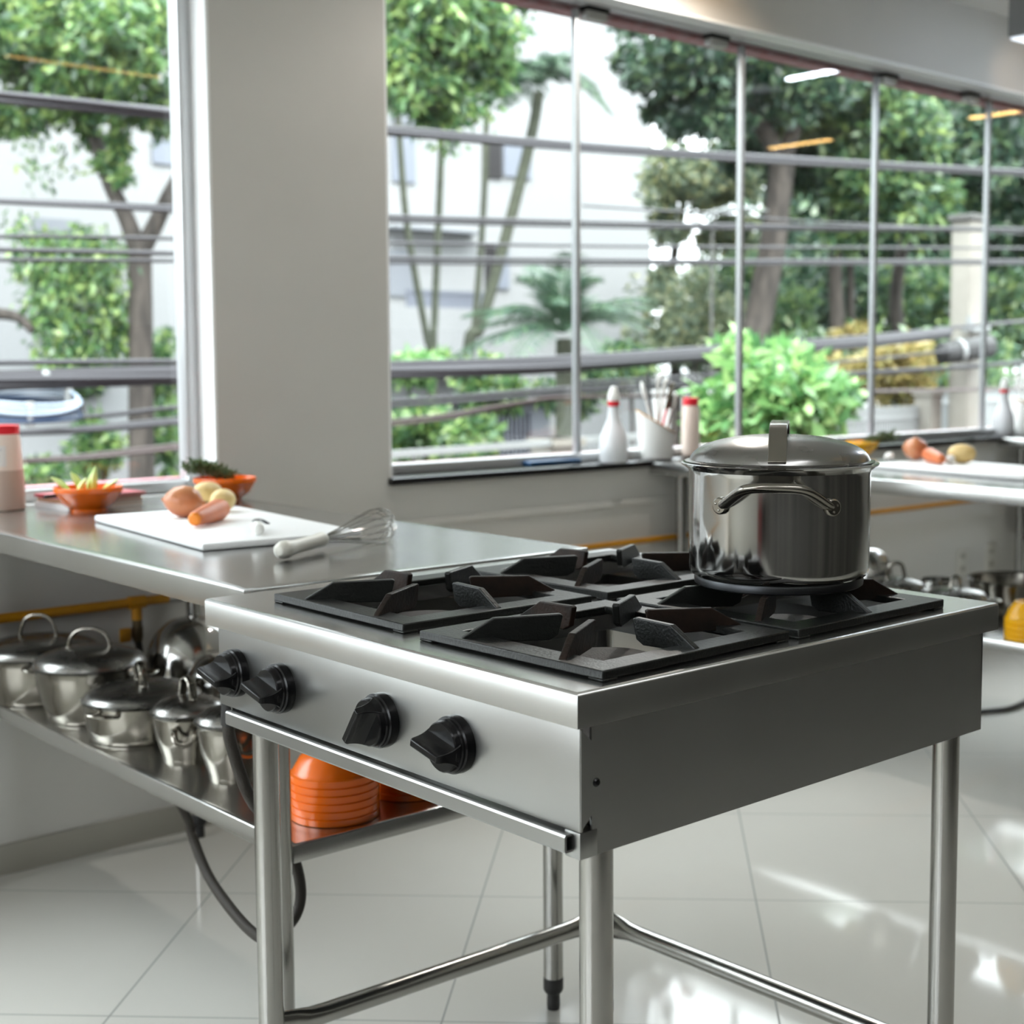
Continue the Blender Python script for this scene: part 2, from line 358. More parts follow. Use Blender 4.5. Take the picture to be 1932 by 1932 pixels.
# granite sills
b = MB(); b.box(1.378, 7.3, W-0.024, 2.52, 0.884, 0.905, 0.003); struct(b.build('trim_3', 'granite'), 'polished black granite sill under the wide window')
b = MB(); b.box(-3.3, 0.836, W-0.004, 2.50, 0.882, 0.896, 0.003); struct(b.build('trim_4', 'clip'), 'grey sill under the left window')
def window(name, x0, x1, joints, clips, zb, label):
    w = bpy.data.objects.new(name, None); COL.objects.link(w); struct(w, label)
    f = MB()
    f.box(x0, x1, 2.447, 2.4995, 2.421, 2.436, 0.002); f.box(x0, x1, 2.455, 2.50, zb, zb+0.03, 0.002)
    f.box(x0, x0+0.035, 2.447, 2.50, zb, 2.436, 0.002); f.box(x1-0.035, x1, 2.447, 2.50, zb, 2.436, 0.002)
    f.build('frame', 'alu', w)
    xs = [x0+0.03]+joints+[x1-0.03]
    for a, c in zip(xs[:-1], xs[1:]):
        g = MB(); g.box(a+0.004, c-0.004, 2.478, 2.486, zb+0.02, 2.425); g.build('pane', 'glass', w, smooth=False)
    for j in joints:
        g = MB(); g.box(j-0.010, j+0.010, 2.470, 2.494, zb+0.02, 2.408, 0.002); g.build('joint_profile', 'joint', w)
    for c in clips:
        g = MB(); g.box(c-0.045, c+0.045, 2.462, 2.499, 2.382, 2.410, 0.003); cl = g.build('patch_fitting', 'clip', w)
        g = MB(); g.box(c-0.05, c+0.05, 2.455, 2.499, 2.409, 2.4215, 0.002); g.build('fitting_cap', 'black', cl)
    return w
window('window_1', -3.3, 0.829, [-0.9], [-0.75], 0.897, 'left window overlooking the street with hanging greenery')
window('window_2', 1.393, 7.3, [2.233, 3.06, 3.89, 4.734, 5.57, 6.4], [2.316, 2.919, 3.964, 4.582, 5.65, 6.3], 0.905, 'wide frameless glass window with thin vertical joints')
w3 = bpy.data.objects.new('window_3', None); COL.objects.link(w3); struct(w3)
f = MB(); f.box(-4.33,-4.27,-1.0,2.1,0.95,0.99); f.box(-4.33,-4.27,-1.0,2.1,2.61,2.65)
for yy in (-1.0, 0.5, 2.06): f.box(-4.33,-4.27,yy,yy+0.04,0.95,2.65)
f.build('frame', 'alu', w3)

# ------------------------------------------------------------------ lamps of the room and added fill lights
def strip_lamp(x0, x1, y0, y1, m, label):
    o = thing('ceiling_light', label, 'ceiling light', ((x0+x1)/2, (y0+y1)/2, 2.743))
    dx, dy = (x1-x0)/2, (y1-y0)/2
    b = MB(); b.box(-dx-0.01, dx+0.01, -dy-0.01, dy+0.01, -0.035, 0.0, 0.004); b.build('housing', 'reveal', o)
    b = MB(); b.box(-dx, dx, -dy, dy, -0.045, -0.034, 0.003); b.build('diffuser', m, o)
strip_lamp(6.66, 6.70, -0.45, 0.07, 'warm_led', 'short warm ceiling strip lamp farther from the window')
strip_lamp(6.61, 6.65, 1.17, 1.60, 'warm_led', 'short warm ceiling strip lamp nearer to the window')
strip_lamp(1.66, 2.45, -0.975, -0.955, 'warm_dim', 'warm ceiling strip lamp running along the room')
strip_lamp(4.86, 4.90, 1.2, 1.75, 'cool_led', 'short cool ceiling strip lamp by the window')
strip_lamp(-2.6, -1.2, -0.75, -0.45, 'fill_panel_led', 'unseen cool fill panel added left of the camera')  # two unseen fill panels added to lift the ceiling and soffit
strip_lamp(-1.0, 0.4, -1.35, -1.05, 'fill_panel_led', 'unseen cool fill panel added above the camera')
def spot(x, y, z, aim, e, e2, label):
    o = thing('spot_lamp', label, 'spot lamp', (x, y, 2.743))
    b = MB(); b.box(-0.075, 0.075, -0.075, 0.075, z-2.743, 0.0, 0.008); b.build('housing', 'lampgrey', o)
    b = MB(); b.box(-0.066, 0.066, -0.066, 0.066, z-2.743-0.008, z-2.743+0.004, 0.002); b.build('lens', 'spot_led', o)
    l = bpy.data.lights.new('spot bulb', 'SPOT'); l.energy = e; l.color = (1.0, 0.66, 0.36); l.spot_size = R(26); l.spot_blend = 0.9; l.shadow_soft_size = 0.03
    if e2 > 0:  # wide fill light added to brighten the walls
        l2 = bpy.data.lights.new('fill light', 'SPOT')
        l2.energy = e2
        l2.color = (1.0, 0.94, 0.86)
        l2.spot_size = R(165)
        l2.spot_blend = 0.4
        l2.shadow_soft_size = 0.02
        lo2 = bpy.data.objects.new('fill_light', l2)
        COL.objects.link(lo2)
        lo2.parent = o
        lo2.location = (0, 0, z-2.743-0.03)
    lo = bpy.data.objects.new('spot_bulb', l); COL.objects.link(lo); lo.parent = o
    lo.location = (0, 0.05, z-2.743-0.02); d = Vector(aim)-Vector((x, y+0.05, z-0.02)); lo.rotation_euler = d.to_track_quat('-Z', 'Y').to_euler()
spot(3.955, 1.80, 2.46, (4.85, 2.359, 2.52), 5.0, 0, 'grey square ceiling spot lamp at the top right corner')
spot(2.30, 2.02, 2.63, (2.78, 2.359, 2.47), 4.0, 15.0, 'grey square ceiling spot lamp nearer the pier, above the frame')

# ------------------------------------------------------------------ stove
ST = thing('gas_stove', 'stainless steel four burner gas stove with black knobs on tube legs', 'stove', (0,0,0))
SX, SY, SZ = 0.828, 0.831, 0.897
holes_x = [(0.085,0.350),(0.440,0.705)]; holes_y = [(0.052,0.322),(0.430,0.700)]
b = MB()
e = 0.004
xs = sorted([e, SX-e]+[v for h in holes_x for v in h]); ys = sorted([e, SY-e]+[v for h in holes_y for v in h])
gi = {}
def gv(i, j):
    if (i, j) not in gi: gi[(i, j)] = len(b.v); b.v.append((xs[i], ys[j], SZ))
    return gi[(i, j)]
for i in range(5):
    for j in range(5):
        if i in (1, 3) and j in (1, 3):
            ring = [gv(i,j), gv(i+1,j), gv(i+1,j+1), gv(i,j+1)]; lo = len(b.v)
            for q in ring: p = b.v[q]; b.v.append((p[0], p[1], p[2]-0.022))
            for k in range(4): b.f.append((ring[k], ring[(k+1)%4], lo+(k+1)%4, lo+k))
            continue
        b.f.append((gv(i,j), gv(i+1,j), gv(i+1,j+1), gv(i,j+1)))
prof = [(e, SZ), (0.0014, SZ-0.0012), (0, SZ-0.004), (0, SZ-0.0395), (0.012, SZ-0.0395)]
loops = []
for (ins, z) in prof:
    o = len(b.v); b.v += [(ins,ins,z),(SX-ins,ins,z),(SX-ins,SY-ins,z),(ins,SY-ins,z)]; loops.append(o)
for a, c in zip(loops[:-1], loops[1:]):
    for k in range(4): b.f.append((a+k, a+(k+1)%4, c+(k+1)%4, c+k))
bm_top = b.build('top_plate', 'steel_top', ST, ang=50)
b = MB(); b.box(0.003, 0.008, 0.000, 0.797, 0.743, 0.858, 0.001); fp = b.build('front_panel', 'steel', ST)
T = Matrix(((1,0,0,0),(0,0,1,0),(0,1,0,0),(0,0,0,1)))       # (x,y,h)->(x,h,y): polygon in x,z ; thickness along y
b = MB(); b.prism([(0.004,0.745),(0.028,0.768),(0.032,0.776),(0.032,0.826),(0.026,0.836),(0.004,0.856)], T, -0.0012, 0.0002); fl = b.build('folded_flange', 'steel', fp, smooth=False)
b = MB(); b.lathe([(0,0.003),(0.0035,0.0028),(0.005,0.001),(0.005,0)], 16, along((0.026,-0.001,0.795),(0,-1,0))); sc = b.build('screw', 'black', fp)
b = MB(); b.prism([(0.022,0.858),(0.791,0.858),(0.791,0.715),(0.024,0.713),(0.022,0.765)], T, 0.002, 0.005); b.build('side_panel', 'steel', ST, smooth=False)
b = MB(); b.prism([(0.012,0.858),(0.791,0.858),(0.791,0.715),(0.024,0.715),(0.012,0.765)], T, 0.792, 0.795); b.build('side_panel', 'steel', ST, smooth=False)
b = MB(); b.box(0.020, 0.770, 0.012, 0.785, 0.719, 0.7215); b.build('light_stop_plate', 'pot_base', ST, smooth=False)  # added plate, stops floor light so the stove inside stays dark
b = MB(); b.box(0.788, 0.791, 0.002, 0.795, 0.795, 0.858); b.build('rear_panel', 'steel', ST, smooth=False)
# drip rail under the front panel
b = MB(); Tr = Matrix(((1,0,0,0),(0,0,1,0),(0,1,0,0),(0,0,0,1)))
sec = [(-0.006,0.7395),(-0.0075,0.737),(-0.0075,0.722),(-0.006,0.7195),(0.026,0.7195),(0.026,0.722),(-0.0045,0.722),(-0.0045,0.737),(0.012,0.737),(0.012,0.7395)]
b.prism(sec, Tr, 0.013, 0.762); b.build('drip_rail', 'steel', ST, smooth=False)
b = MB(); b.box(0.004, 0.03, 0.001, 0.026, 0.712, 0.742, 0.001); b.build('corner_bracket', 'steel', ST)
# legs and stretchers
for (x, y) in ((0.050,0.025),(0.056,0.760),(0.745,0.030),(0.750,0.765)):
    b = MB(); b.cyl((x,y,0.045),(x,y,0.800),0.0193,28); lg = b.build('leg', 'steel_dark', ST)
    b = MB(); b.lathe([(0,0),(0.016,0),(0.017,0.01),(0.0145,0.02),(0.0145,0.035),(0.0198,0.04),(0.0198,0.06),(0.0193,0.062)], 24, place((x,y,0))); b.build('foot', 'rubber', lg)
def stretcher(p, q):
    p, q = Vector(p), Vector(q); d = (q-p).normalized(); n = 24; pts = []; b = MB(); seg = 16; L = (q-p).length
    side = d.cross(Vector((0,0,1))); o0 = 0
    rings = []
    for i in range(n+1):
        t = i/n; s_ = min(t, 1-t)*L; k = max(0.0, 1-s_/0.07); k = k*k*(3-2*k)
        c = p+(q-p)*t; a = 0.0158*(1-0.55*k); h = 0.0158*(1+0.65*k)
        rings.append([c+side*a*math.cos(2*math.pi*m/seg)+Vector((0,0,1))*h*math.sin(2*math.pi*m/seg) for m in range(seg)])
    vs_ = [v for r_ in rings for v in r_]; fs = []
    for i in range(n):
        for m in range(seg): fs.append((i*seg+m, i*seg+(m+1)%seg, (i+1)*seg+(m+1)%seg, (i+1)*seg+m))
    b.add(vs_, fs).build('stretcher', 'steel_dark', ST)
stretcher((0.070,0.762,0.232),(0.734,0.765,0.216)); stretcher((0.750,0.748,0.212),(0.745,0.046,0.226))
# knobs
def knob(y, z, tilt):
    b = MB(); T0 = Matrix.Translation((0.003,y,z)) @ Matrix(((0,0,-1,0),(0,1,0,0),(1,0,0,0),(0,0,0,1))) @ Matrix.Rotation(R(tilt),4,'Z')
    # local x = up, local y = world y, local z = outwards
    b.lathe([(0,0),(0.0345,0),(0.0350,0.003),(0.0345,0.012),(0.0325,0.0135),(0.0325,0.0165),(0.031,0.018),(0.0300,0.0245),(0.0285,0.026),(0.0,0.026)], 48, T0)
    k = b.build('knob', 'black', ST, ang=30)
    b = MB(); n = 9
    for i in range(n):                                        # grip: blade flaring into the disc
        t = i/(n-1); h = 0.020+0.031*t; fl_ = (1-t)**3
        wx = 0.0062+0.0085*fl_-0.0008*t; wy = 0.0298-0.0025*t
        if t > 0.98: wx -= 0.0012; wy -= 0.0012
        for (sx_, sy_) in ((1,1),(-1,1),(-1,-1),(1,-1)): b.v.append(T0 @ Vector((wx*sx_, wy*sy_, h)))
    for i in range(n-1):
        for m in range(4): b.f.append((i*4+m, i*4+(m+1)%4, (i+1)*4+(m+1)%4, (i+1)*4+m))
    o = (n-1)*4; b.f.append((o,o+1,o+2,o+3)); g = b.build('grip', 'black', k, ang=25)
    md = g.modifiers.new('edge', 'BEVEL'); md.width = 0.0012; md.segments = 2; md.limit_method = 'ANGLE'; md.angle_limit = R(40)
knob(0.741,0.799,-12); knob(0.615,0.798,-13); knob(0.369,0.799,55); knob(0.215,0.799,-12)
# burners and grates
def burner(cx, cy_):
    b = MB(); b.lathe([(0,0.877),(0.058,0.877),(0.065,0.874),(0.066,0.868),(0.060,0.864),(0.056,0.850),(0.036,0.842),(0,0.842)], 48, place((cx,cy_,0)))
    bu = b.build('burner', 'burner', ST)
    b = MB(); b.cyl((cx,cy_,0.846),(0.02,cy_,0.830),0.011,14); b.build('burner_pipe', 'iron', bu)
    b = MB(); b.box(cx-0.19,cx+0.19,cy_-0.010,cy_+0.010,0.832,0.842); b.build('support_bar', 'iron', bu)
def grate(cx, cy_, rz):
    half, wd = 0.1655, 0.040; z0, z1 = 0.8995, 0.9100
    g = bpy.data.objects.new('grate', None); COL.objects.link(g); g.parent = ST; g.location = (cx, cy_, 0); g.rotation_euler = (0,0,rz)
    b = MB(); out = [(-half,-half),(half,-half),(half,half),(-half,half)]; q = half-wd; ch = 0.012
    inn = [(-q,-q),(q,-q),(q,q),(-q,q)]
    o = len(b.v)
    for z in (z0, z1):
        for (x, y) in out: b.v.append((x, y, z))
        for (x, y) in inn: b.v.append((x, y, z))
    for k in range(4):
        k2 = (k+1) % 4
        b.f += [(8+k,8+k2,12+k2,12+k),(k,4+k,4+k2,k2),(k,k2,8+k2,8+k),(4+k,12+k,12+k2,4+k2)]
    for (sx_, sy_) in ((1,1),(1,-1),(-1,1),(-1,-1)):
        b.box(sx_*(half-0.012)-0.012, sx_*(half-0.012)+0.012, sy_*(half-0.012)-0.012, sy_*(half-0.012)+0.012, 0.8972, z0+0.001)
    fr = b.build('grate_frame', 'iron', g, ang=30)
    md = fr.modifiers.new('edge', 'BEVEL'); md.width = 0.0018; md.segments = 2; md.limit_method = 'ANGLE'
    for k in range(6):
        a = R(30+60*k); reach = half-0.006 if k in (1, 4) else (half-0.006)/math.cos(R(30))
        Tf = Matrix.Rotation(a,4,'Z') @ Matrix(((1,0,0,0),(0,0,1,0),(0,1,0,0),(0,0,0,1)))
        poly = [(reach,z1-0.004),(reach-0.003,z1+0.001),(reach-0.042,0.9335),(0.058,0.935),(0.054,0.933),(0.060,0.908),(0.072,0.902),(reach-0.035,0.9035)]
        b = MB(); b.prism(poly, Tf, -0.0046, 0.0046); fi = b.build('grate_finger', 'iron_worn' if k % 2 else 'iron', g, smooth=False)
        md = fi.modifiers.new('edge', 'BEVEL'); md.width = 0.0014; md.segments = 2; md.limit_method = 'ANGLE'
for (cx, cy_, rz) in ((0.222,0.563,R(-0.5)),(0.215,0.188,R(1.5)),(0.583,0.568,R(0.8)),(0.563,0.192,R(0.8))):
    grate(cx, cy_, rz)
for cx in (0.218, 0.573):
    for cy_ in (0.187, 0.565): burner(cx, cy_)

# ------------------------------------------------------------------ stock pot on the rear right burner
SP = thing('stock_pot', 'tall polished stainless stock pot with domed lid on the stove', 'pot', (0.553,0.187,0.9352))
b = MB(); b.lathe([(0,0.012),(0.118,0.012),(0.1235,0.016),(0.1262,0.022),(0.1270,0.03),(0.1275,0.10),(0.1275,0.160),(0.1285,0.166),(0.134,0.171),(0.1385,0.1735),(0.1392,0.1755),(0.136,0.1765),(0.126,0.170),(0.1245,0.16),(0.1245,0.03),(0,0.02)], 96); b.build('body', 'pot', SP)
b = MB(); b.lathe([(0,0),(0.116,0),(0.119,0.002),(0.1195,0.010),(0.1185,0.0125),(0,0.0125)], 80); b.build('base', 'pot_base', SP)
b = MB(); lp = [(0.133,0.1772),(0.1335,0.1785),(0.127,0.180)]
for i in range(1, 15):
    t = i/14; lp.append((0.126*math.cos(t*math.pi/2)**0.9 if i < 14 else 0.0, 0.180+0.036*math.sin(t*math.pi/2)))
lp += [(0,0.214),(0.06,0.207),(0.12,0.180),(0.131,0.1768)]
b.lathe(lp, 96); lid = b.build('lid', 'lid', SP)
az = math.atan2(-1.295, -1.55)                                # towards the viewer's side
def strap(pts, w, th, name, m, parent, T=None):               # flat strap following pts (x,z), width along y
    P = spline([Vector((x, 0, z)) for x, z in pts], 8); b = MB(); n = len(P)
    for i in range(n):
        t = (P[min(i+1,n-1)]-P[max(i-1,0)]).normalized(); nn = Vector((-t.z, 0, t.x))
        for (sw, sn) in ((-1,-1),(1,-1),(1,1),(-1,1)):
            v = P[i]+Vector((0,1,0))*sw*w/2+nn*sn*th/2; b.v.append(T @ v if T else v)
    for i in range(n-1):
        for k in range(4): b.f.append((i*4+k, i*4+(k+1)%4, (i+1)*4+(k+1)%4, (i+1)*4+k))
    b.f += [(0,1,2,3), tuple((n-1)*4+k for k in range(4))]
    o = b.build(name, m, parent, ang=50)
    md = o.modifiers.new('edge','BEVEL'); md.width = th*0.3; md.segments = 2; md.limit_method = 'ANGLE'; md.angle_limit = R(50)
    return o
Tl = Matrix.Rotation(az-R(1.5), 4, 'Z')
hs_ = [(0.127,0.1835),(0.119,0.1925),(0.109,0.2005),(0.099,0.2095),(0.088,0.2195),(0.075,0.2275),(0.055,0.2315),(0.030,0.2325)]
strap(hs_+[(0.0,0.2325)]+[(-x,z) for x,z in reversed(hs_)], 0.0245, 0.0045, 'lid_handle', 'pot_satin', lid, Tl)
SP.scale = (1, 1, 0.977)
def pot_handle(parent, rad, zc, a0, span, drop, outw, r, m, plate=True):
    T = Matrix.Rotation(a0, 4, 'Z'); h = span/2
    an = math.asin(min(0.95, h/rad)); xo = rad*math.cos(an)
    pts = [(xo+0.002,-h,zc-drop),(xo+0.012,-h*0.93,zc-drop*0.85),(rad+outw*0.75,-h*0.62,zc-drop*0.18),(rad+outw,-h*0.40,zc),(rad+outw+0.003,0,zc+0.001),(rad+outw,h*0.40,zc),(rad+outw*0.75,h*0.62,zc-drop*0.18),(xo+0.012,h*0.93,zc-drop*0.85),(xo+0.002,h,zc-drop)]
    b = MB(); b.tube([T @ p for p in spline(pts, 6)], r, 14, flat=(1.0,0.8)); hd = b.build('handle', m, parent)
    if plate:
        for sgn in (-1, 1):
            Tp = T @ along((xo-0.001, sgn*h*1.06, zc-drop-0.002), (math.cos(an), sgn*math.sin(an), 0))
            b = MB(); b.lathe([(0,0.0045),(0.010,0.0045),(0.012,0.003),(0.012,-0.001)], 24, Tp); pl = b.build('rivet_plate', m, hd)
            for q in range(3):
                b = MB(); a = R(120*q+30); b.lathe([(0,0.0062),(0.0014,0.0058),(0.0018,0.0044)], 10, Tp @ Matrix.Translation((0.006*math.cos(a),0.006*math.sin(a),0))); 
                b.v and pl_join(pl, b)
    return hd
def pl_join(o, mb):                                           # add a few more faces to an existing mesh
    bm = bmesh.new(); bm.from_mesh(o.data); vs_ = [bm.verts.new(v) for v in mb.v]
    for f in mb.f:
        try: bm.faces.new([vs_[i] for i in f])
        except ValueError: pass
    bm.to_mesh(o.data); bm.free()
pot_handle(SP, 0.1275, 0.152, az+R(-2), 0.140, 0.028, 0.036, 0.0085, 'pot_satin')
pot_handle(SP, 0.1275, 0.152, az+math.pi, 0.140, 0.028, 0.036, 0.0085, 'pot_satin')

# ------------------------------------------------------------------ work tables
def work_table(name, label, x0, y1, Lx, Ly, rz, far_legs=True):
    """top with its near left corner at (x0,y1); long side runs towards the window wall"""
    o = thing(name, label, 'work table', (x0, y1, 0), rz)
    b = MB(); e = 0.003; z = 0.900
    prof = [(0.02, z), (e, z), (0.0008, z-0.001), (0, z-0.004), (0, z-0.042), (0.016, z-0.042), (0.016, z-0.040)]
    lo = []
    for (ins, zz) in prof:
        q = len(b.v); b.v += [(ins,ins,zz),(Lx-ins,ins,zz),(Lx-ins,Ly-ins,zz),(ins,Ly-ins,zz)]; lo.append(q)
    b.f.append((0,1,2,3))
    for a, c in zip(lo[:-1], lo[1:]):
        for k in range(4): b.f.append((a+k, a+(k+1)%4, c+(k+1)%4, c+k))
    b.f.append(tuple(lo[-1]+k for k in range(4)))
    b.build('tabletop', 'steel_table', o, ang=50)
    lx = 0.083
    for (x, y) in ((lx,0.052),(Lx-0.046,0.052),(lx,Ly-0.075),(Lx-0.075,Ly-0.075)):
        b = MB(); b.cyl((x,y,0.055),(x,y,0.862),0.0190,24); lg = b.build('leg', 'steel_dark', o)
        b = MB(); b.lathe([(0,0),(0.012,0),(0.013,0.008),(0.0125,0.03),(0.0165,0.034),(0.0195,0.04),(0.0195,0.062),(0.019,0.064)], 24, place((x,y,0))); b.build('foot', 'rubber', lg)
    b = MB(); sx0, sx1, sy0, sy1 = 0.104, Lx-0.06, 0.045, Ly-0.05; zs = 0.460
    prof = [(0.012, zs), (0.002, zs), (0, zs-0.002), (0, zs-0.030), (0.012, zs-0.030)]; lo = []
    for (ins, zz) in prof:
        q = len(b.v); b.v += [(sx0+ins,sy0+ins,zz),(sx1-ins,sy0+ins,zz),(sx1-ins,sy1-ins,zz),(sx0+ins,sy1-ins,zz)]; lo.append(q)
    b.f.append((0,1,2,3))
    for a, c in zip(lo[:-1], lo[1:]):
        for k in range(4): b.f.append((a+k, a+(k+1)%4, c+(k+1)%4, c+k))
    b.f.append(tuple(lo[-1]+k for k in range(4)))
    b.build('shelf', 'steel_top', o, ang=50)
    return o
work_table('work_table', 'stainless work table beside the stove reaching the pier, pots on its shelf', 0.073, 0.846, 0.717, 1.511, 0)
work_table('work_table', 'stainless work table behind the stock pot with onion and potato on top', 2.420, 0.80, 0.717, 1.545, R(-0.9))
work_table('work_table', 'far stainless work table at the right edge under the spray bottle', 4.665, 0.80, 0.717, 1.555, 0)
# ------------------------------------------------------------------ pans on the shelf of the near table
def arch(w, h, r, n=9):                                        # arch handle points in local x,z
    return [(-w/2,0,0),(-w/2+0.004,0,h*0.45),(-w*0.33,0,h*0.82),(-w*0.15,0,h*0.98),(0,0,h),(w*0.15,0,h*0.98),(w*0.33,0,h*0.82),(w/2-0.004,0,h*0.45),(w/2,0,0)]
def pan(label, loc, r, rb, h, lid_r=None, dome=0.03, arch_w=0.07, arch_h=0.04, arch_rz=0, arch_r=0.0035, ears=None, ear_rz=0, ear='flat', group='lidded pans on the shelf', mat_='pot_satin', flat_strap=False):
    o = thing('cooking_pot', label, 'pot', loc, 0, group)
    mid = r*0.6+rb*0.4
    b = MB(); b.lathe([(0,0),(rb*0.97,0),(rb,0.003),(rb,0.010),(rb*1.01,0.012),(mid+(r-mid)*0.2,h*0.5),(r*0.995,h*0.85),(r,h*0.95),(r+0.004,h),(r+0.002,h+0.001),(r-0.003,h*0.96),(mid-0.003,h*0.5),(rb-0.004,0.012),(0,0.008)], 56)
    b.build('body', mat_, o)
    if lid_r:
        b = MB(); lp = [(lid_r,h+0.002),(lid_r+0.0008,h+0.0035),(lid_r-0.003,h+0.0055)]
        for i in range(1, 11):
            t = i/10*math.pi/2; lp.append(((lid_r-0.004)*math.cos(t) if i < 10 else 0, h+0.0055+dome*math.sin(t)))
        lp += [(0,h+dome+0.002),(lid_r*0.7,h+dome*0.6),(lid_r-0.006,h+0.003)]
        b.lathe(lp, 56); l = b.build('lid', 'lid', o)
        zt = h+0.004+dome*math.sqrt(max(0.05, 1-(arch_w/2/lid_r)**2))
        T = Matrix.Translation((0,0,zt)) @ Matrix.Rotation(arch_rz,4,'Z')
        b = MB(); b.tube([T @ p for p in spline(arch(arch_w,arch_h,arch_r), 5)], arch_r, 10, flat=(2.0,0.9) if flat_strap else None)
        for sg in (-1,1): b.lathe([(0,0.004),(0.006,0.003),(0.008,-0.002)], 14, T @ Matrix.Translation((sg*arch_w/2,0,0)))
        b.build('lid_handle', 'pot_satin', l)
    if ears:
        for k in range(2):
            a = ear_rz+math.pi*k; T = Matrix.Rotation(a,4,'Z'); z = h*0.82
            if ear == 'flat': pts = [(r-0.002,-ears*0.5,z),(r+0.016,-ears*0.5,z+0.004),(r+0.032,-ears*0.36,z+0.007),(r+0.037,0,z+0.008),(r+0.032,ears*0.36,z+0.007),(r+0.016,ears*0.5,z+0.004),(r-0.002,ears*0.5,z)]
            else: pts = [(r-0.004,-ears*0.5,z),(r+0.012,-ears*0.5,z-0.004),(r+0.020,-ears*0.4,z-0.020),(r+0.021,0,z-0.026),(r+0.020,ears*0.4,z-0.020),(r+0.012,ears*0.5,z-0.004),(r-0.004,ears*0.5,z)]
            b = MB(); b.tube([T @ p for p in spline([Vector(p) for p in pts], 5)], 0.0048, 10, flat=(1.5,0.9)); b.build('side_handle', 'pot_satin', o)
    return o
S1 = 0.460
vaz = math.atan2(0.93, -1.0)
VIEW = math.atan2(-0.75, -0.66)
cA = (0.208,2.131,0.460); cB = (0.232,1.876,0.460); cC = (0.238,1.645,0.460); cD = (0.257,1.439,0.460); cE = (0.262,1.264,0.460)
def back(c, r, k=0.0): a = VIEW+math.pi+k; return (c[0]+r*math.cos(a), c[1]+r*math.sin(a), S1)
ACR = VIEW+math.pi/2
pan('large lidded pan at the far left end of the shelf, cut by the frame', back(cA,0.118), 0.132, 0.118, 0.105, 0.139, 0.034, 0.085, 0.052, ACR, 0.004, 0.07, ACR+R(30))
pan('deep lidded pan with wide arched handle, second from the left', back(cB,0.092), 0.116, 0.092, 0.118, 0.122, 0.036, 0.092, 0.042, ACR, 0.0042, 0.055, ACR-R(12))
pan('wide shallow lidded pan in the middle of the shelf', back(cC,0.108), 0.118, 0.108, 0.080, 0.122, 0.026, 0.072, 0.044, VIEW+R(25), 0.0045, 0.05, ACR+R(70), flat_strap=True)
pan('small lidded pot with loop ears beside the shallow pan', back(cD,0.052), 0.068, 0.052, 0.096, 0.074, 0.026, 0.050, 0.040, VIEW+R(40), 0.0045, 0.036, VIEW+R(8), 'loop', flat_strap=True)
pan('small lidded pot behind the brown gas hose', back(cE,0.048), 0.067, 0.048, 0.110, 0.073, 0.026, 0.045, 0.036, VIEW+R(40), 0.0045, 0.036, VIEW+R(30), 'loop', flat_strap=True)
def mixing_bowl(label, loc, r, h):
    b = MB(); pr = [(r,0.0),(r+0.006,0.001),(r+0.006,0.003),(r,0.004)]
    for i in range(1, 13):
        t = i/12*math.pi/2; pr.append((r*math.cos(t)**0.75 if i < 12 else 0, 0.004+h*math.sin(t)))
    pr += [(0,h+0.001)]
    for i in range(11, 0, -1):
        t = i/12*math.pi/2; pr.append(((r-0.002)*math.cos(t)**0.75, 0.002+(h-0.001)*math.sin(t)))
    b.lathe(pr, 56); o = b.build('mixing_bowl', 'pot', loc=loc); return tag(o, label, 'mixing bowl')
mixing_bowl('large steel mixing bowl turned upside down against the wall', (0.640,2.150,S1), 0.116, 0.150)
mixing_bowl('smaller steel bowl turned upside down behind the small pot', (0.600,1.930,S1), 0.085, 0.095)

# ------------------------------------------------------------------ bowls
def bowl_mesh(r, h, foot):
    b = MB()
    b.lathe([(0,0.0035),(foot*0.8,0.0035),(foot*0.82,0),(foot,0),(foot*1.02,0.004),(foot+(r-foot)*0.55,h*0.34),(r*0.93,h*0.70),(r*0.955,h*0.765),(r*0.985,h*0.785),(r*0.998,h*0.80),(r,h*0.985),(r-0.001,h),(r-0.003,h),(r*0.94,h*0.76),(foot+(r-foot)*0.5,h*0.38),(foot*0.8,0.009),(0,0.008)], 56)
    return b
ob = bowl_mesh(0.0775, 0.056, 0.040)
def bowl(label, loc, m='orange', flip=False, group=None, src=ob):
    o = src.build('bowl', m, loc=loc, ang=40)
    if flip: o.rotation_euler = (math.pi, 0, rng.uniform(0,3))
    return tag(o, label, 'bowl', group)
proto = None
def stack(cx, cy_, n, words, m, grp, z0, src, step=0.0135, h=0.056):
    first = None
    for k in range(n):
        lab = words % ('topmost' if k == n-1 else 'lowest' if k == 0 else 'number %s from the shelf' % ('zero','one','two','three','four','five','six')[k+1])
        if first is None: first = bowl(lab, (cx,cy_,z0+h+0.0005), m, True, grp, src)
        else:
            o = first.copy(); COL.objects.link(o); o.location = (cx, cy_, z0+h+0.0005+step*k); o['label'] = lab
stack(0.3165, 0.985, 6, 'orange bowl upside down, %s in the nearer stack', 'orange', 'orange bowls stacked under the near table', S1, ob)
stack(0.493, 1.015, 5, 'orange bowl upside down, %s in the stack behind', 'orange', 'orange bowls stacked under the near table', S1, ob)

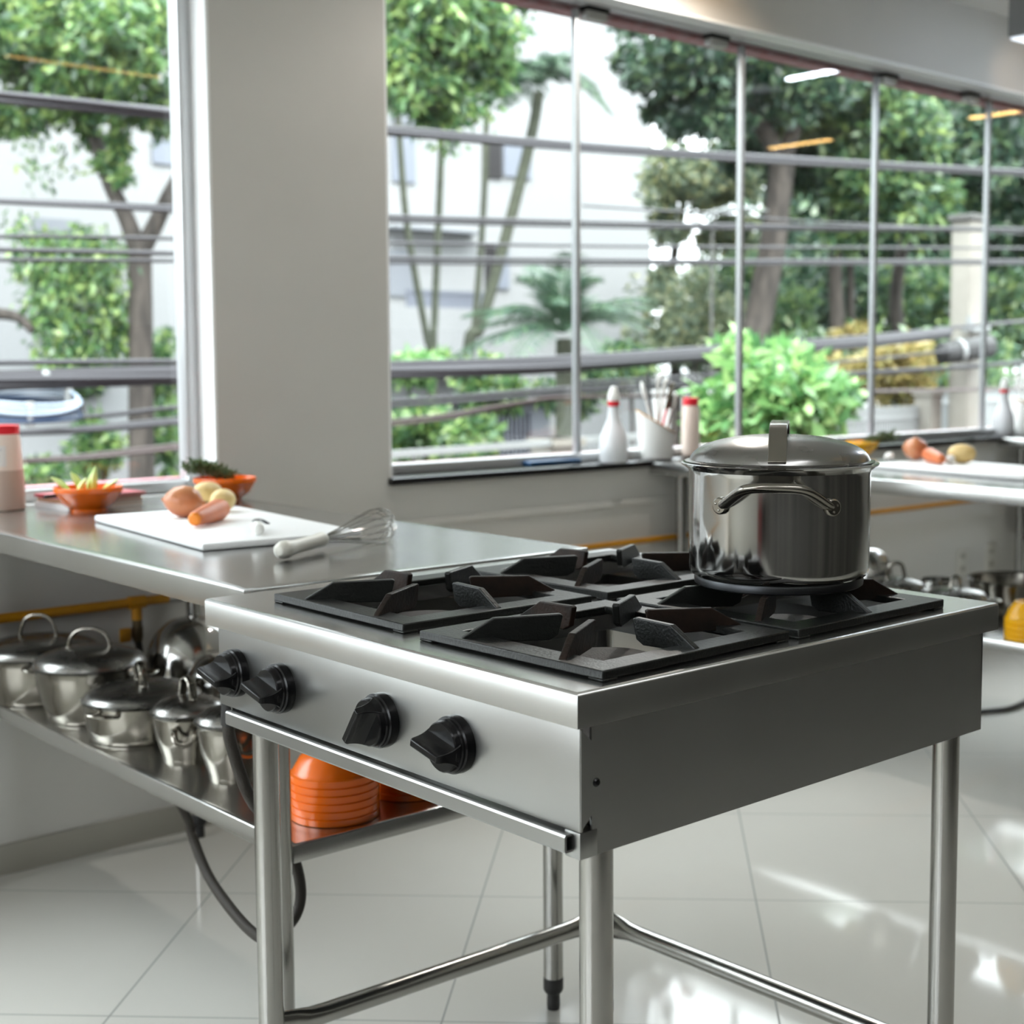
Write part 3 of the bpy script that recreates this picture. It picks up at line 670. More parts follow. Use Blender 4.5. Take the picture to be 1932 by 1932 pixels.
# ------------------------------------------------------------------ things on the near table
T0 = 0.900
jl = thing('storage_jar', 'pale jar with red lid at the left edge of the frame', 'jar', (0.245,2.298,T0+0.0005))
b = MB(); b.lathe([(0,0),(0.046,0),(0.049,0.004),(0.049,0.06),(0.044,0.165),(0.041,0.178),(0.036,0.182),(0,0.182)], 48); b.build('body', 'jar', jl)
b = MB(); b.lathe([(0.0496,0.002),(0.0496,0.062),(0.0472,0.094)], 48); b.lathe([(0.0480,0.094),(0.0500,0.062),(0.0500,0.002)],48); b.build('contents', 'salt', jl)
b = MB(); b.lathe([(0.0415,0.178),(0.0425,0.179),(0.0425,0.197),(0.041,0.199),(0,0.199)], 48); b.build('lid', 'red', jl)
la = MB()
for i in range(18):
    a = VIEW-0.9+1.5*i/17
    for z in (0.104, 0.152): rr = 0.0482 if z < 0.12 else 0.0458; la.v.append((rr*math.cos(a), rr*math.sin(a), z))
for i in range(17): la.f.append((2*i,2*i+2,2*i+3,2*i+1))
lb = la.build('label', 'label', jl)
for q, z in enumerate((0.142, 0.133, 0.1275, 0.122, 0.115)):
    k = MB(); w0, w1 = (-0.45, 0.40) if q == 0 else (-0.40, 0.30-0.05*(q % 2))
    n = 10
    for i in range(n+1):
        a = VIEW+w0+(w1-w0)*i/n
        for zz in (z, z+(0.0016 if q else 0.0010)): rr = 0.0487-(zz-0.104)*0.05; k.v.append((rr*math.cos(a), rr*math.sin(a), zz))
    for i in range(n): k.f.append((2*i,2*i+2,2*i+3,2*i+1))
    k.build('print_line', 'ink', lb)
def book(label, cx, cy_, z, lx, ly, h, rz, cov):
    o = thing('book', label, 'book', (cx, cy_, z), rz)
    b = MB(); b.box(-lx/2,lx/2,-ly/2,ly/2,0,0.002,0.0005); b.box(-lx/2,lx/2,-ly/2,ly/2,h-0.002,h,0.0005); b.box(-lx/2,-lx/2+0.002,-ly/2,ly/2,0.001,h-0.001); b.build('cover', cov, o)
    b = MB(); b.box(-lx/2+0.002,lx/2-0.004,-ly/2+0.003,ly/2-0.003,0.002,h-0.002); b.build('pages', 'paper', o)
book('white book at the bottom of the pile behind the orange bowl', 0.428, 2.235, T0, 0.200, 0.150, 0.014, R(8), 'book_white')
book('brown book in the middle of the pile behind the orange bowl', 0.432, 2.238, T0+0.0145, 0.195, 0.145, 0.010, R(7), 'book_brown')
book('red covered book on top of the pile behind the orange bowl', 0.432, 2.236, T0+0.025, 0.205, 0.155, 0.008, R(9), 'book_red')
pn = MB(); pn.tube([(0.285,2.150,T0+0.0375),(0.36,2.166,T0+0.0375)], 0.0042, 12); tag(pn.build('pen', 'black'), 'thin black pen lying on the red book by the jar', 'pen')
bowl('orange bowl of pale green wedges on the near table', (0.383,2.135,T0+0.0005))
def wedge(x, y, z, L, w, rx, ry, rz, words):
    b = MB(); n = 10
    for i in range(n+1):
        t = i/n; k = math.sin(math.pi*min(0.999,max(0.001,t)))**0.75; c = 0.25*w*math.sin(math.pi*t)
        for (ax, az_) in ((-0.5,0),(0,0.55),(0.5,0),(0,-0.45)): b.v.append((ax*w*k+c, (t-0.5)*L, az_*w*k*0.7))
    for i in range(n):
        for m in range(4): b.f.append((i*4+m, i*4+(m+1)%4, (i+1)*4+(m+1)%4, (i+1)*4+m))
    o = b.build('lime_wedge', 'pea', loc=(x,y,z), rot=(rx,ry,rz), ang=60)
    tag(o, words, 'lime wedge', 'pale green wedges in the orange bowl')
bx, by, bz = 0.383, 2.135, T0+0.058
c_, s_ = math.cos(ACR), math.sin(ACR)                         # across the view
def acr(t, d=0.0): return (bx+c_*t+math.cos(VIEW)*d, by+s_*t+math.sin(VIEW)*d)
for (t, d, dz, L, w, lean, tw, words) in ((-0.058,0.015,0.004,0.062,0.022,R(38),0.3,'green wedge hanging over the left rim of the bowl'),(-0.030,-0.005,0.010,0.052,0.026,R(62),0.2,'broad green wedge leaning left in the bowl'),
        (-0.006,0.025,0.000,0.050,0.022,R(118),0.6,'pale wedge lying at the front of the bowl'),(0.004,-0.005,0.006,0.054,0.020,R(102),0.1,'short upright green wedge in the middle of the bowl'),
        (0.018,0.005,0.014,0.068,0.024,R(94),0.4,'tallest upright green wedge in the bowl'),(0.056,0.018,0.003,0.050,0.018,R(145),0.2,'green wedge lying on the right rim of the bowl')):
    x, y = acr(t, d); ax = Vector((c_, s_, 0)); dirv = (ax*math.cos(lean)*-1+Vector((0,0,1))*math.sin(lean)) if lean < R(90) else (ax*-math.cos(lean)+Vector((0,0,1))*math.sin(lean))
    q = dirv.to_track_quat('Y','Z').to_euler(); wedge(x, y, bz+dz, L, w, q.x, q.y, q.z, words)
bowl('orange bowl of herbs beside the pier', (0.742,2.150,T0+0.0005))
def herb(name, cx, cy_, z, n, spread, label, mat_='herb', up=0.03, dirx=None, L=0.09):
    o = thing(name, label, 'herb', (cx, cy_, z)); st = MB(); lf = MB()
    for k in range(n):
        a = (dirx if dirx is not None else 0)+rng.normal(0,0.35)+(math.pi if k % 3 == 0 and dirx is None else 0)
        p0 = Vector((rng.normal(0,spread*0.4), rng.normal(0,spread*0.4), rng.uniform(0,0.012))); ll = L*rng.uniform(0.6,1.1)
        p1 = p0+Vector((math.cos(a)*ll*0.6, math.sin(a)*ll*0.6, up*0.7*rng.uniform(0.4,1.2))); p2 = p0+Vector((math.cos(a)*ll, math.sin(a)*ll, up*rng.uniform(0.3,1.5)))
        P = spline([p0,p1,p2], 7); st.tube(P, 0.0008, 5)
        for i, p in enumerate(P):
            for q in range(3):
                d = Vector(rng.normal(0,1,3)).normalized()*0.010*rng.uniform(0.6,1.4); s2 = d.cross(Vector((0.3,0.5,0.8))).normalized()*0.0028
                lf.add([p, p+d*0.5+s2, p+d, p+d*0.5-s2], [(0,1,2,3)])
    st.build('stems', 'stemg', o); lf.build('leaves', M[mat_], o, smooth=False)
    return o
herb('thyme_bunch', 0.745, 2.150, T0+0.056, 42, 0.030, 'bunch of dark green thyme sprigs in the orange bowl', up=0.024, dirx=ACR+math.pi, L=0.095)
cb = MB(); poly = [(0.302,1.884),(0.258,1.262),(0.506,1.284),(0.637,1.878)]
cb2 = [Vector((p[0],p[1])) for p in poly]
b = MB(); b.box(-0.165,0.165,-0.305,0.305,0.0008,0.0145,0.004); o = b.build('cutting_board', 'board', loc=(0.4275,1.577,T0), rot=(0,0,R(-5.5))); tag(o, 'white cutting board on the near table under the vegetables', 'cutting board')
Z1 = T0+0.0148
def veg(name, label, cat, loc, prof, m, rot=(0,0,0), sc=(1,1,1), extra=None):
    o = None; b = MB(); b.lathe(prof, 40); o = b.build(name, m, loc=loc, rot=rot); o.scale = sc
    tag(o, label, cat)
    if extra: extra(o)
    return o
def ell(r, h, n=16, p=1.0, tip=0.0):
    out = []
    for i in range(n+1):
        t = math.pi*i/n; out.append((r*math.sin(t)**p if 0 < i < n else 0.0, -h*math.cos(t)*(1+tip*math.cos(t))))
    return out
on_prof = [(0,-0.047),(0.003,-0.046),(0.004,-0.043),(0.016,-0.036),(0.029,-0.022),(0.0345,-0.004),(0.034,0.012),(0.026,0.028),(0.013,0.037),(0.006,0.041),(0.0045,0.046),(0,0.048)]
dO = Vector((-math.cos(ACR),-math.sin(ACR),0))                # leftwards as seen by the camera
oq = (dO*-1+Vector((0,0,-0.12))+Vector((math.cos(VIEW),math.sin(VIEW),0))*-0.2).to_track_quat('Z','Y').to_euler()
o = veg('onion', 'brown onion lying on the white board at the left', 'onion', (0.417,1.725,Z1+0.034), on_prof, 'onion', tuple(oq))
def cyl_m(o, p, q, r, name, m): b = MB(); b.cyl(p, q, r, 12); b.build(name, m, o)
cyl_m(o, (0,0,0.044), (0,0,0.050), 0.0045, 'root_end', 'stemg')
veg('potato', 'yellow potato lying behind the onion on the board', 'potato', (0.560,1.895,Z1+0.0285), ell(0.0275,0.038,16,0.9), 'potato', (R(90),R(4),R(-70)), (1,1.05,1.15))
veg('potato', 'round pale potato beside the carrot on the board', 'potato', (0.532,1.768,Z1+0.0255), ell(0.0255,0.036,16,0.85), 'potato', (R(90),0,R(-50)), (1.05,1,1))
ca, cbv = Vector((0.335,1.520,0)), Vector((0.462,1.640,0))
dcar = (cbv-ca).normalized(); L_ = (cbv-ca).length
o = veg('carrot', 'thick orange carrot lying on the board in front of the potato', 'carrot', (ca.x,ca.y,Z1+0.0185), [(0,0),(0.009,0.0005),(0.013,0.004),(0.0155,0.014),(0.0175,0.05),(0.0205,0.10),(0.0225,L_-0.025),(0.020,L_-0.008),(0.010,L_-0.001),(0,L_)], 'carrot', tuple((dcar+Vector((0,0,0.025))).to_track_quat('Z','Y').to_euler()))
b = MB(); b.lathe([(0,-0.0008),(0.0092,0.0),(0.0131,0.0038),(0.0134,0.0065)], 30); b.build('cut_end', 'carrot_tip', o)
# peeler
pl = thing('peeler', 'white handled peeler with dark blade on the cutting board', 'peeler', (0.372,1.330,Z1))
b = MB(); b.tube(spline([(0,0,0.012),(0.012,0.022,0.0125),(0.022,0.045,0.012)],6), [0.0115]*13, 20, flat=(1.0,0.95)); b.lathe(ell(0.0112,0.009),20,along((-0.001,-0.002,0.012),(0.45,0.9,0))); b.build('handle', 'white', pl)
b = MB(); P = spline([(0.020,0.040,0.014),(0.030,0.062,0.0205),(0.050,0.080,0.020),(0.070,0.086,0.010)],8); b.tube(P, 0.0045, 8, flat=(1.6,0.4)); b.build('blade', 'pot_base', pl)
# whisk
wk = thing('whisk', 'balloon whisk with cream handle lying on the near table', 'whisk', (0,0,0))
a0 = Vector((0.274,1.083,0.918)); a1 = Vector((0.414,1.162,0.920)); dv = (a1-a0).normalized(); HL = (a1-a0).length; Tw = along(a0, dv)
b = MB(); b.lathe([(0,-0.004),(0.008,-0.003),(0.0140,0.003),(0.0162,0.012),(0.0162,0.022),(0.0145,0.034),(0.0128,0.050),(0.0126,HL-0.035),(0.0140,HL-0.018),(0.0140,HL-0.008),(0.0115,HL-0.002),(0.009,HL),(0,HL)], 32, Tw); b.build('handle', 'cream', wk)
h0 = a1-dv*0.004; tip = Vector((0.578,1.183,0.936)); dw = (tip-h0); L2 = dw.length; dw.normalize(); b = MB(); side = dw.cross(Vector((0,0,1))).normalized(); upv = side.cross(dw)
for k in range(7):
    a = math.pi*k/7+0.2; q = side*math.cos(a)+upv*math.sin(a)
    pts = []
    for (s2, w) in ((0,0.005),(0.25,0.013),(0.55,0.026),(0.8,0.0335),(0.95,0.025),(1.0,0.0),(0.95,-0.025),(0.8,-0.0335),(0.55,-0.026),(0.25,-0.013),(0,-0.005)):
        pts.append(h0+dw*s2*L2+q*w)
    b.tube(spline(pts, 5), 0.0009, 6)
b.build('wires', 'steel_dark', wk)

# ------------------------------------------------------------------ gas hose, pipe
P = spline([(0.030,0.821,0.728), (0.035,0.832,0.684), (0.050,0.833,0.627), (0.075,0.835,0.567), (0.177,0.930,0.469), (0.203,0.932,0.417), (0.213,0.932,0.364), (0.205,0.932,0.328), (0.181,0.935,0.303), (0.151,0.945,0.293),
            (0.168,1.060,0.288), (0.210,1.250,0.301), (0.278,1.450,0.315), (0.359,1.650,0.302), (0.40,1.95,0.405), (0.50,2.20,0.418), (0.585,2.325,0.47), (0.577,2.318,0.540)], 12)
b = MB(); b.tube(P, 0.0093, 12); gh = b.build('gas_hose', 'hose'); tag(gh, 'brown flexible gas hose looping from the stove front corner past the legs', 'hose')
b = MB(); b.tube([P[0]+Vector((0,0,0.012)), P[0], P[8]], 0.0115, 14); b.build('collar', 'rubber', gh)
gp = thing('gas_pipe', 'yellow gas pipe with tee valve running along the window wall', 'pipe', (0.577,2.318,0.637))
b = MB(); b.cyl((-4.7,0,0.004),(0.085,0,0),0.0125,16); b.cyl((0.08,0,0),(9.0,0.0,-0.004),0.0105,16); b.build('pipe_run', 'pipe', gp)
b = MB(); b.cyl((0,0,0),(0,0,-0.045),0.0135,16); b.cyl((-0.022,0,0),(0.022,0,0),0.0165,16); b.build('tee', 'pipe', gp)
b = MB(); b.cyl((0,0,-0.043),(0,0,-0.100),0.0125,16); b.lathe([(0,-0.016),(0.016,-0.016),(0.016,0.012),(0,0.012)],6,place((0,0,-0.075))); vl = b.build('valve', 'brass', gp)
b = MB(); b.box(-0.050,-0.020,-0.012,0.0,-0.098,-0.062,0.004); b.build('valve_lever', 'pipe', gp)
b = MB(); b.cyl((0.085,0,0),(0.14,0,0),0.0125,16); b.build('grey_sleeve', 'clip', gp)

# ------------------------------------------------------------------ things on the sill and the second table
def spray(label, loc, s=1.0):
    o = thing('spray_bottle', label, 'bottle', loc)
    b = MB(); b.lathe([(0,0),(0.046*s,0),(0.050*s,0.006*s),(0.050*s,0.055*s),(0.047*s,0.090*s),(0.034*s,0.122*s),(0.022*s,0.150*s),(0.0185*s,0.185*s),(0.0185*s,0.200*s),(0,0.200*s)], 40); b.build('body', 'milky', o)
    b = MB(); b.lathe([(0.0195*s,0.195*s),(0.0205*s,0.197*s),(0.0205*s,0.212*s),(0.018*s,0.214*s),(0,0.214*s)], 32); b.build('collar', 'red', o)
    b = MB(); b.lathe([(0.020*s,0.212*s),(0.0215*s,0.217*s),(0.019*s,0.236*s),(0.013*s,0.254*s),(0.010*s,0.262*s),(0,0.264*s)], 32); b.build('nozzle', 'white', o)
spray('white spray bottle standing on the black sill', (2.300,2.370,0.9055), 0.97)
spray('white spray bottle on the sill above the far table', (4.835,2.430,0.9055), 0.97)
def holder(label, loc, s, group):
    o = thing('utensil_holder', label, 'utensil holder', loc, VIEW)
    b = MB(); n = 48; r0, r1 = 0.060*s, 0.074*s; vi = []
    for i in range(n):
        a = 2*math.pi*i/n; zt = 0.130*s+0.042*s*math.sin(a)*-1+0.0*math.cos(a)
        k = r0+(r1-r0)*zt/(0.17*s)
        b.v += [(r0*math.cos(a),r0*math.sin(a),0),(k*math.cos(a),k*math.sin(a),zt),((k-0.003)*math.cos(a),(k-0.003)*math.sin(a),zt),((r0-0.003)*math.cos(a),(r0-0.003)*math.sin(a),0.004)]
    for i in range(n):
        j = (i+1) % n
        for m in range(3): b.f.append((i*4+m, j*4+m, j*4+m+1, i*4+m+1))
    b.f.append(tuple(i*4 for i in range(n))); b.f.append(tuple(i*4+3 for i in range(n)))
    b.build('bucket', 'white', o, ang=40)
    b = MB(); pts = [Vector(b0) for b0 in [((r0+(r1-r0)*(0.130*s-0.042*s*math.sin(2*math.pi*i/n))/(0.17*s))*math.cos(2*math.pi*i/n),(r0+(r1-r0)*(0.130*s-0.042*s*math.sin(2*math.pi*i/n))/(0.17*s))*math.sin(2*math.pi*i/n),0.131*s-0.042*s*math.sin(2*math.pi*i/n)) for i in range(n)]]
    b.tube(pts, 0.0022, 6, closed=True); b.build('rim_band', 'pipe', o)
    return o
def utensil(name, label, base, top, kind, m, m2=None, group=None):
    p, q = Vector(base), Vector(top); d = (q-p).normalized()
    o = thing(name, label, 'utensil', base, 0, group); q = q-p; 
    b = MB(); b.tube(spline([Vector((0,0,0)), q*0.5+Vector((0,0,0.002)), q*0.8],5), 0.0048, 10); b.build('handle', m, o)
    b = MB(); T = along(q*0.78, d)
    if kind == 'spoon': b.lathe(ell(0.019,0.034,12), 20, T @ Matrix.Translation((0,0,0.028)) @ Matrix.Diagonal((1,0.45,1,1)))
    elif kind == 'hook': b.tube([T @ p_ for p_ in spline([(0,0,0),(0,0,0.03),(0.006,0,0.045),(0.016,0,0.05)],5)], 0.007, 10)
    else: b.box(-0.030,0.030,-0.003,0.003,-0.02,0.075,0.002,T)
    b.build('head', m2 or m, o)
HX, HY = 2.560, 2.425
holder('white slanted bucket of kitchen tools standing on the sill', (HX,HY,0.9055), 0.97, None)
def hp(t, d, z): return (HX+c_*t+math.cos(VIEW)*d, HY+s_*t+math.sin(VIEW)*d, z)
for (nm, lab, b0, b1, kd, m1, m2) in (('spatula','white spatula leaning left in the tool bucket',(0.01,0,0.93),(-0.052,0,1.165),'spoon','white',None),('serving_spoon','white spoon standing in the middle of the tool bucket',(0.005,-0.02,0.93),(0.006,-0.01,1.205),'hook','white',None),
        ('serving_spoon','white spoon with hooked tip at the right of the tool bucket',(0.0,-0.03,0.93),(0.032,-0.01,1.185),'hook','white',None),('ladle','grey steel ladle at the back of the tool bucket',(0.0,-0.03,0.93),(-0.028,-0.03,1.19),'blade','pot_base',None),
        ('tongs','dark brown scraper leaning right out of the tool bucket',(0.0,0.02,0.93),(0.050,0.035,1.145),'blade','red','brass'),('brush','short white brush at the right rim of the tool bucket',(0.02,0.02,0.93),(0.062,0.0,1.12),'spoon','white',None)):
    utensil(nm, lab, hp(*b0), hp(*b1), kd, m1, m2, 'tools in the slanted bucket')
rj = thing('storage_jar', 'tall pale jar with red cap next to the tool bucket', 'jar', (2.735,2.425,0.9055))
b = MB(); b.lathe([(0,0),(0.030,0),(0.033,0.003),(0.033,0.12),(0.031,0.165),(0.026,0.185),(0,0.185)], 36); b.build('body', 'jar', rj)
b = MB(); b.lathe([(0.027,0.180),(0.028,0.181),(0.028,0.206),(0.026,0.208),(0,0.208)], 36); b.build('cap', 'red', rj)
b = MB(); b.box(-0.115,0.115,-0.040,0.040,0,0.016,0.004); o = b.build('notebook', 'bluebk', loc=(2.085,2.455,0.9055), rot=(0,0,R(2))); tag(o, 'dark blue notebook lying flat on the black sill', 'notebook')
holder('white tool bucket at the right edge on the far sill', (5.02,2.425,0.9055), 0.97, None)
HX, HY = 5.02, 2.425
for (lab, t, d, z, kd) in (('white spoon leaning left in the bucket at the right edge',-0.045,0,1.18,'hook'),('white spatula upright in the bucket at the right edge',-0.012,0,1.20,'spoon'),('white ladle leaning right in the bucket at the right edge',0.035,0,1.19,'spoon')):
    utensil('serving_spoon', lab, hp(0,0,0.93), hp(t,d,z), kd, 'white', None, 'tools in the far bucket')
# second table top
yb = bowl_mesh(0.062, 0.048, 0.032)
bowl('yellow orange bowl with herbs half hidden by the stock pot', (3.300,2.085,T0+0.0005), 'yellow', False, None, yb)
herb('parsley_bunch', 3.315, 2.065, T0+0.040, 22, 0.03, 'green parsley sprigs hanging out of the yellow bowl', up=0.03, dirx=ACR, L=0.085)
b = MB(); b.box(-0.18,0.18,-0.32,0.32,0.0008,0.0145,0.004); o = b.build('cutting_board', 'board', loc=(2.890,1.330,T0), rot=(0,0,R(-9))); tag(o, 'white cutting board on the table behind the stock pot', 'cutting board')
o = veg('onion', 'round reddish onion on the far cutting board', 'onion', (2.975,1.628,Z1+0.0405), [(x*1.2,z*0.86) for x,z in on_prof], 'onion', (R(8),R(-12),0))
o = veg('carrot', 'orange carrot pointing at the camera on the far board', 'carrot', (2.872,1.455,Z1+0.0185), [(0,0),(0.009,0.0005),(0.013,0.004),(0.0165,0.016),(0.020,0.06),(0.0235,0.12),(0.020,0.14),(0.010,0.146),(0,0.147)], 'carrot', tuple((Vector((0.60,0.80,0.05))).to_track_quat('Z','Y').to_euler()))
veg('potato', 'pale yellow potato at the right on the far board', 'potato', (2.995,1.463,Z1+0.031), ell(0.031,0.045,16,0.85), 'potato', (R(90),0,R(40)))
veg('garlic_clove', 'white garlic clove left of the far onion', 'garlic', (2.93,1.70,Z1+0.013), ell(0.014,0.018,12,1.1), 'garlic', (R(70),0,R(20)))
veg('garlic_clove', 'white garlic clove between the far carrot and potato', 'garlic', (2.94,1.470,Z1+0.014), ell(0.015,0.018,12,1.1), 'garlic', (R(60),0,R(80)))
# shelf of the second table
S2 = 0.460
def s2(p, z): return (p[0], p[1], z)
cP1 = (2.595,1.428,0.555); cP2 = (2.592,1.215,0.552); cP3 = (2.906,1.248,0.570); cM = (3.113,1.908,0.500); cG = (2.894,1.480,0.545)
g2 = 'pans on the shelf of the far table'
pan('lidded pan with thick ring handle just right of the stock pot', s2(cP1,S2+0.0005), 0.088, 0.080, 0.093, 0.092, 0.030, 0.055, 0.046, ACR, 0.006, 0.05, ACR, group=g2)
pan('lidded pan in the middle of the far shelf with pale ring handle', s2(cP2,S2+0.0005), 0.092, 0.082, 0.090, 0.096, 0.026, 0.040, 0.034, ACR+R(25), 0.005, 0.05, ACR, group=g2)
pan('large open pot on the far shelf behind the yellow bowls', (cP3[0]+0.04,cP3[1]+0.0,S2+0.0005), 0.128, 0.115, 0.110, None, ears=0.06, ear_rz=VIEW+R(20), group=g2)
mixing_bowl('steel bowl turned upside down right behind the stock pot', (cM[0],cM[1],S2+0.0005), 0.085, 0.120)
o = bowl_mesh(0.052, 0.085, 0.034).build('mixing_bowl', 'pot', loc=s2(cG,S2+0.0005)); tag(o, 'small open steel bowl between the two lidded pans', 'mixing bowl', g2)
yb2 = bowl_mesh(0.062, 0.060, 0.034)
stack(2.600, 0.985, 4, 'yellow bowl upside down, %s at the right edge', 'yellow', 'yellow bowls stacked on the far shelf', S2, yb2, 0.016, 0.060)
# sockets on the wall, cable on the floor
for (x, lab) in ((4.40, 'cream socket plate on the wall, left of the pair'), (4.63, 'cream socket plate on the wall, right of the pair')):
    o = thing('wall_socket', lab, 'wall socket', (x, W-0.004, 0.36))
    b = MB(); b.box(-0.04,0.04,-0.004,0.004,-0.06,0.06,0.002); b.build('plate', 'socket', o)
    for zz in (-0.028, 0.028): b = MB(); b.box(-0.018,0.018,-0.006,-0.003,zz-0.010,zz+0.010,0.002); b.build('outlet', 'base', o)
P = spline([(3.129,1.774,0.012), (3.252,1.638,0.012), (3.357,1.581,0.012), (3.462,1.545,0.012), (3.646,1.569,0.012), (3.912,1.624,0.012)], 10)
b = MB(); b.tube(P, 0.0095, 12); tag(b.build('gas_hose', 'hose_black'), 'dark hose curving off the floor at the right edge', 'hose')
# ------------------------------------------------------------------ outdoors
GZ = -2.2
b = MB(); b.box(-120, 320, 2.62, 320, GZ-0.2, GZ); struct(b.build('ground', 'asphalt', smooth=False), 'street outside the windows')
b = MB(); b.box(-60, -4.6, -40, 70, GZ-0.2, GZ); struct(b.build('ground', 'asphalt', smooth=False))
class LB:                                                     # fast leaf builder
    def __init__(s): s.V = []; s.n = 0
    def leaves(s, P, size, droop=0.3, asp=0.42):
        n = len(P); d = rng.normal(0, 1, (n,3)); d[:,2] -= droop; d /= np.linalg.norm(d, axis=1)[:,None]
        e_ = rng.normal(0, 1, (n,3)); sd = np.cross(d, e_); sd /= np.linalg.norm(sd, axis=1)[:,None]+1e-9
        L = (size*rng.uniform(0.6, 1.35, n))[:,None]
        a = P; c = P+d*L; m1 = P+d*L*0.45+sd*L*asp*0.5; m2 = P+d*L*0.45-sd*L*asp*0.5
        s.V.append(np.stack([a,m1,c,m2], 1).reshape(-1,3)); s.n += n
    def blob(s, c, r, n, size, droop=0.3, shell=0.55):
        c = np.array(c); r = np.array(r if hasattr(r,'__len__') else (r,r,r))
        m = max(7, int(n/110)); u = rng.normal(0,1,(m,3)); u /= np.linalg.norm(u,axis=1)[:,None]
        cc = c+u*r*(rng.uniform(shell*0.6,1.02,m)[:,None])
        q = rng.integers(0, m, n); g = rng.normal(0,1,(n,3)); g /= np.maximum(1.0, np.linalg.norm(g,axis=1)/1.9)[:,None]
        s.leaves(cc[q]+g*r*0.21*rng.uniform(0.7,1.3,m)[q][:,None], size, droop)
    def strand(s, p, L, n, size, sway=0.06):
        t = rng.uniform(0,1,n)[:,None]; P = np.array(p)+np.concatenate([rng.normal(0,sway,(n,2)), -t*L], 1)
        s.leaves(P, size, 1.2)
    def build(s, name, m, parent=None):
        V = np.concatenate(s.V).astype(np.float32); nf = len(V)//4
        me = bpy.data.meshes.new(name); me.vertices.add(len(V)); me.vertices.foreach_set('co', V.ravel())
        me.loops.add(len(V)); me.loops.foreach_set('vertex_index', np.arange(len(V), dtype=np.int32))
        me.polygons.add(nf); me.polygons.foreach_set('loop_start', np.arange(0, len(V), 4, dtype=np.int32))
        me.update(calc_edges=True); me.materials.append(m)
        o = bpy.data.objects.new(name, me); COL.objects.link(o)
        if parent: o.parent = parent
        return o
def trunk(paths, name, m, parent):
    b = MB()
    for pts, r0, r1 in paths:
        P = spline(pts, 6); n = len(P); b.tube(P, [r0+(r1-r0)*i/(n-1) for i in range(n)], 12)
    return b.build(name, m, parent)
def base_of(p): return (p[0], p[1], GZ)
def tree(label, paths, blobs, m, bark='bark', name='tree', group=None, leaf=0.16, dens=900, strands=(), droop=0.3, shell=0.55):
    o = thing(name, label, 'tree', (0,0,0), 0, group)
    if paths: trunk(paths, 'trunk', bark, o)
    L = LB()
    for (c, r, k) in blobs: L.blob(c, r, int(dens*k), leaf, droop, shell)
    for (p, ln, k) in strands: L.strand(p, ln, k, leaf*0.8)
    L.build('crown', m, o)
    return o
def px(d): return d/2684.19
# street tree in front of the left window, reaching over to the wide window
D = 13.0
tree('bright green street tree with forked trunk outside the left window',
     [([base_of((4.757,11.224,0.185)), (4.757,11.224,0.185), (4.815,11.298,1.246), (4.870,11.370,2.259)], 0.125, 0.105), ([(4.867,11.367,2.211), (4.795,11.474,2.549), (4.698,11.604,2.887), (4.679,11.973,3.524), (4.647,12.373,4.330)], 0.085, 0.05),
      ([(4.867,11.367,2.211), (4.994,11.283,2.500), (5.160,11.176,2.886), (5.568,11.272,3.417), (6.091,11.174,4.350)], 0.085, 0.05)],
     [((4.121,12.035,4.287), (0.55,0.6,0.5), 1.0), ((4.376,11.223,4.054), (0.5,0.6,0.5), 1.0), ((4.642,10.702,4.053), (0.5,0.6,0.5), 1.0), ((4.986,11.146,3.573), (0.32,0.45,0.22), .5), ((4.610,11.634,3.592), (0.35,0.4,0.25), .5), ((4.233,12.134,3.707), (0.45,0.5,0.3), .7),
      ((3.760,12.620,4.094), 0.6, .8), ((4.449,12.080,4.913), 0.7, 1), ((5.088,11.487,4.912), 0.7, 1), ((4.153,12.455,3.476), (0.28,0.3,0.14), .25), ((4.687,11.945,3.353), (0.16,0.2,0.12), .14), ((4.745,11.463,3.209), (0.10,0.15,0.14), .10), ((4.707,11.614,3.031), (0.10,0.15,0.10), .08),
      ((5.615,10.917,4.236), 0.65, .6), ((6.190,10.396,4.332), 0.65, .6), ((4.746,11.428,2.922),(0.08,0.1,0.07),.06)], L_bright, leaf=0.115, dens=2300,
     strands=[((4.145,12.182,3.418),0.5,30),((4.228,12.093,3.322),0.55,28),((4.364,11.955,3.225),0.45,24),((4.515,11.959,3.288),0.35,22),((5.033,11.358,3.417),0.2,20)], droop=0.5)
tree('loose bright crown hanging into the upper left of the wide window',
     [([base_of((6.399,11.224,1.451)), (6.399,11.224,1.451), (6.660,11.195,3.218), (7.050,10.285,4.349), (7.223,9.688,4.132)], 0.11, 0.03)],
     [((6.752,9.863,4.234), (0.5,0.5,0.45), 1), ((6.829,9.245,4.235), (0.45,0.5,0.4), .9), ((7.227,9.143,4.187), (0.30,0.4,0.32), .55), ((6.639,9.632,3.713), (0.34,0.4,0.26), .55), ((7.018,9.425,3.780), (0.36,0.4,0.28), .6), ((7.371,9.249,3.895), (0.22,0.3,0.18), .3),
      ((6.710,9.960,4.717), 0.6, .8), ((7.284,9.439,4.812), 0.6, .8), ((6.929,9.470,3.469), (0.12,0.2,0.14), .14), ((6.479,9.524,3.862), (0.2,0.3,0.3), .3), ((7.623,9.093,4.546),(0.25,0.3,0.10),.18)], L_bright, leaf=0.115, dens=2300,
     strands=[((6.910,9.485,3.445),0.30,40),((6.964,9.423,3.349),0.28,34),((6.757,9.638,3.541),0.25,26),((7.229,9.346,3.606),0.25,26),((7.616,9.085,4.426),0.2,14),((7.320,9.267,3.654),0.2,20)], droop=0.6)
